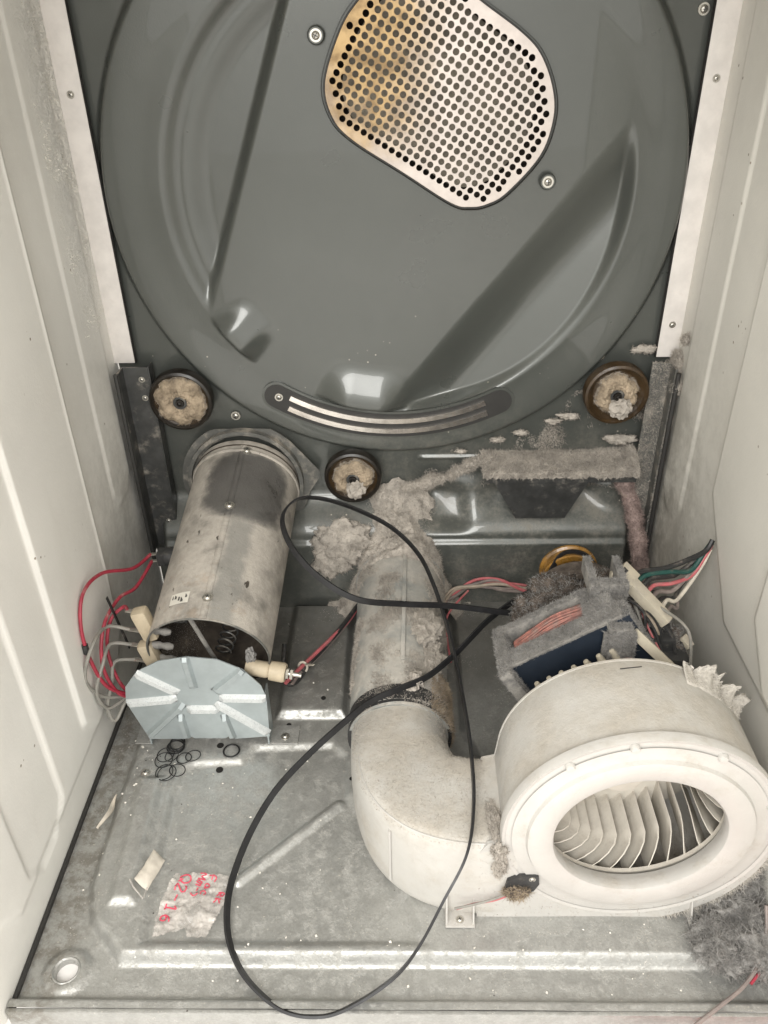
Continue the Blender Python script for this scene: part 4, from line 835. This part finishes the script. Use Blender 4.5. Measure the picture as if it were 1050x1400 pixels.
GL = {'Q': [[(.5, 1), (.15, .85), (0, .5), (.15, .15), (.5, 0), (.85, .15), (1, .5), (.85, .85), (.5, 1)], [(.6, .3), (1.0, -.05)]], '2': [[(.05, .75), (.3, 1), (.75, .95), (.8, .65), (.4, .3), (.05, 0), (.9, .05)]], '-': [[(.1, .5), (.8, .5)]],
      '1': [[(.2, .75), (.5, 1), (.5, 0)], [(.2, 0), (.8, 0)]], '6': [[(.8, .95), (.4, .8), (.1, .4), (.2, .1), (.55, 0), (.85, .2), (.75, .45), (.4, .5), (.12, .3)]], 'F': [[(.1, 0), (.1, 1), (.8, 1)], [(.1, .55), (.65, .55)]],
      'a': [[(.75, .55), (.4, .65), (.1, .35), (.3, .02), (.65, .15), (.75, .55), (.8, .0)]], 'c': [[(.8, .55), (.4, .65), (.1, .3), (.4, 0), (.8, .1)]], 'M': [[(.0, 0), (.1, 1), (.5, .35), (.9, 1), (1, 0)]], 'm': [[(.1, 0), (.1, .6), (.3, .65), (.45, .5), (.45, 0), (.5, .5), (.7, .65), (.85, .5), (.9, 0)]], ')': [[(.2, 1), (.6, .7), (.65, .3), (.25, -.1)]], 'R': [[(.1, 0), (.1, 1), (.7, .95), (.75, .6), (.1, .5), (.8, 0)]], 'K': [[(.1, 0), (.1, 1)], [(.8, 1), (.1, .45), (.85, 0)]]}
def write(txt, p0, p1, h, w):
    """letters along p0->p1, tops to the right-hand side of the photo"""
    p0, p1 = np.array(p0), np.array(p1); d = (p1 - p0) / len(txt); L = np.linalg.norm(d); dx = d / L; up = np.array((-dx[1], dx[0]))
    for i, ch in enumerate(txt):
        parts = []
        for stq in GL[ch]:
            P = catmull([(a, b, 0) for a, b in stq], 5); Q = [p0 + d * i + dx * L * .82 * a + up * h * b for a, b, _ in P]; Q = np.array([(q[0], q[1], bag_z(q[0], q[1]) + .0007) for q in Q]); parts.append(sweep_vf(Q, [(-w, -.0001), (w, -.0001), (w, .0002), (-w, .0002)], up=(0, 0, 1)))
        mk('red_letter', *join(parts), 'red_ink', bag, smooth=False)
write('Q2-16', (-.2265, .5025), (-.2400, .4500), .0110, .0007)
write('Fac', (-.1985, .5010), (-.2050, .4760), .0075, .0006); write('Mm-)', (-.2085, .5030), (-.2150, .4760), .0075, .0006); write('RK', (-.1865, .4830), (-.1900, .4690), .0065, .0006)
# small foil sachet and paper shred
V = []
pk_c = [(-.2625, .528), (-.2490, .519), (-.2575, .482), (-.2720, .491)]
for i in range(14):
    for j in range(22):
        a, b = i / 13, j / 21; p = (np.array(pk_c[0]) * (1 - a) + np.array(pk_c[1]) * a) * (1 - b) + (np.array(pk_c[3]) * (1 - a) + np.array(pk_c[2]) * a) * b; V.append((p[0], p[1], float(base_h(*p)) + .002 + .0045 * (math.sin(PI * a) * math.sin(PI * b)) ** .5 + .0012 * fbm((p[0], p[1], 4), 90)))
sc = tag(mk('sachet', V, gridfaces(14, 22)[:, ::-1], 'paper', angle=None), 'small worn beige sachet lying left of the plastic bag', 'sachet')
mk('clear_edge', *sweep_vf(np.array([(pk_c[3][0] - .004, pk_c[3][1] - .001, .02), (pk_c[3][0] + .002, pk_c[3][1] - .009, .019), (pk_c[2][0], pk_c[2][1] - .012, .019), (pk_c[2][0] + .001, pk_c[2][1], .019)]), circ(.0008, 6)), 'plastic_film', sc)
V = []
for i in range(14):
    for j in range(5): t = i / 13; x = -.333 + .012 * t + .004 * math.sin(t * 5); y = .560 + .045 * t; V.append((x + (j - 2) * .0016 * math.sin(PI * min(1, .15 + t * .8)), y, .004 + float(base_h(x, y)) + .003 * math.sin(t * 6) + .0015 * (j - 2) ** 2 * .4))
tag(mk('paper_shred', V, gridfaces(14, 5), 'paper'), 'curled pale paper shred on the left edge of the base', 'paper')
mk_h = thing('drain_cup', (-.316, .408, 0), 'pressed ring with pale hole in the front left corner of the base', 'fitting')
mk('ring', *lathe_vf([(.0135, .002), (.012, .0032), (.0105, .002), (.0102, -.006)], (-.316, .408, .0015), (0, 0, 1), 36), 'galvanised', mk_h); mk('hole_bottom', *lathe_vf([(.0001, 0), (.0110, 0)], (-.316, .408, -.004), (0, 0, 1), 30), 'room_floor', mk_h)

# lint heap in the front right corner, debris on the base
hp = [blob_vf((.315, .452, .024), (.024, .026, .022), 61, .6, 2.4, 5, .004), blob_vf((.295, .43, .018), (.028, .025, .016), 62, .6, 2.4, 5, .004), blob_vf((.325, .49, .04), (.016, .03, .03), 63, .6, 2.4, 4, .004), blob_vf((.322, .42, .025), (.018, .025, .02), 64, .6, 2.4, 4, .004)]
hpo = mk('lint_heap', *join(hp), 'lint_grey', angle=None); tag(hpo, 'fluffy grey lint heap in the front right corner below blower', 'lint'); stuff(hpo)
fuzz('lint', hpo, 7000, .014, 'lint_grey', hpo)
P = []
for _ in range(300):
    x = random.uniform(-.335, .30); y = random.uniform(.39, .70) if random.random() < .8 else random.uniform(.7, .93)
    if -.06 < x < .32 and y > .45 and random.random() < .8: continue
    s = random.uniform(.0006, .0019) * (2 if random.random() < .05 else 1); z = float(base_h(x, y)) + s * .5 + .0004; a = random.uniform(0, 6)
    P.append(([(x + s * cos(a), y + s * sin(a), z), (x - s * sin(a) * .6, y + s * cos(a) * .7, z + s * .5), (x - s * cos(a), y - s * sin(a) * .8, z), (x + s * sin(a) * .8, y - s * cos(a) * .5, z - s * .2)], [(0, 1, 2, 3)]))
deb = stuff(tag(mk('debris', *join(P), 'flake', smooth=False), 'scattered pale lint flecks and crumbs over the base pan', 'debris'))
# fluff on the lower rear panel and right wall
P, N = sample(sheet, 5200, lambda c, n: (np.hypot(c[:, 0] - CX, c[:, 2] - CZ) > .335) * (c[:, 2] < .33) * (c[:, 2] > .19) * np.array([max(0, fbm(q, 24) - .18) for q in c]) * (c[:, 0] > .03)); stuff(mk('lint', *fuzz_vf(P, N, .005, .0004), 'lint', panel, smooth=False))
lp = stuff(mk('lint_clump', *join([blob_vf((x, .962, z), (r * 1.5, .0035, r * .5), 70 + i, 1.1, 2.2, 3) for i, (x, z, r) in enumerate(((.155, .272, .006), (.125, .262, .006), (.215, .295, .008), (.195, .288, .006), (.078, .245, .005), (.24, .375, .005), (.30, .385, .010), (.285, .26, .012)))]), 'lint', panel, angle=None)); fuzz('lint', lp, 900, .004, 'lint', panel)
rw = stuff(mk('lint', *join([blob_vf((.334, y, z), (.004, r, r), 90 + i, .7, 3, 3) for i, (y, z, r) in enumerate(((.945, .375, .014), (.93, .35, .010), (.94, .30, .010), (.93, .41, .006)))]), 'lint', wall_r, angle=None)); fuzz('lint', rw, 2500, .006, 'lint', wall_r)
P, N = sample(wall_l, 1300, lambda c, n: (c[:, 1] > .88) * (c[:, 2] > .40) * np.array([max(0, fbm(q, 30) + .05) for q in c])); stuff(mk('lint', *fuzz_vf(P, np.tile((1., 0, 0), (len(P), 1)), .003, .0005), 'flake', wall_l, smooth=False))
tag(mk('printed_carton', *box_vf((.20, .18, -.038), (.60, .33, -.02), .002), 'red_print'), 'red printed strip at the lower right below the base edge', 'packaging')
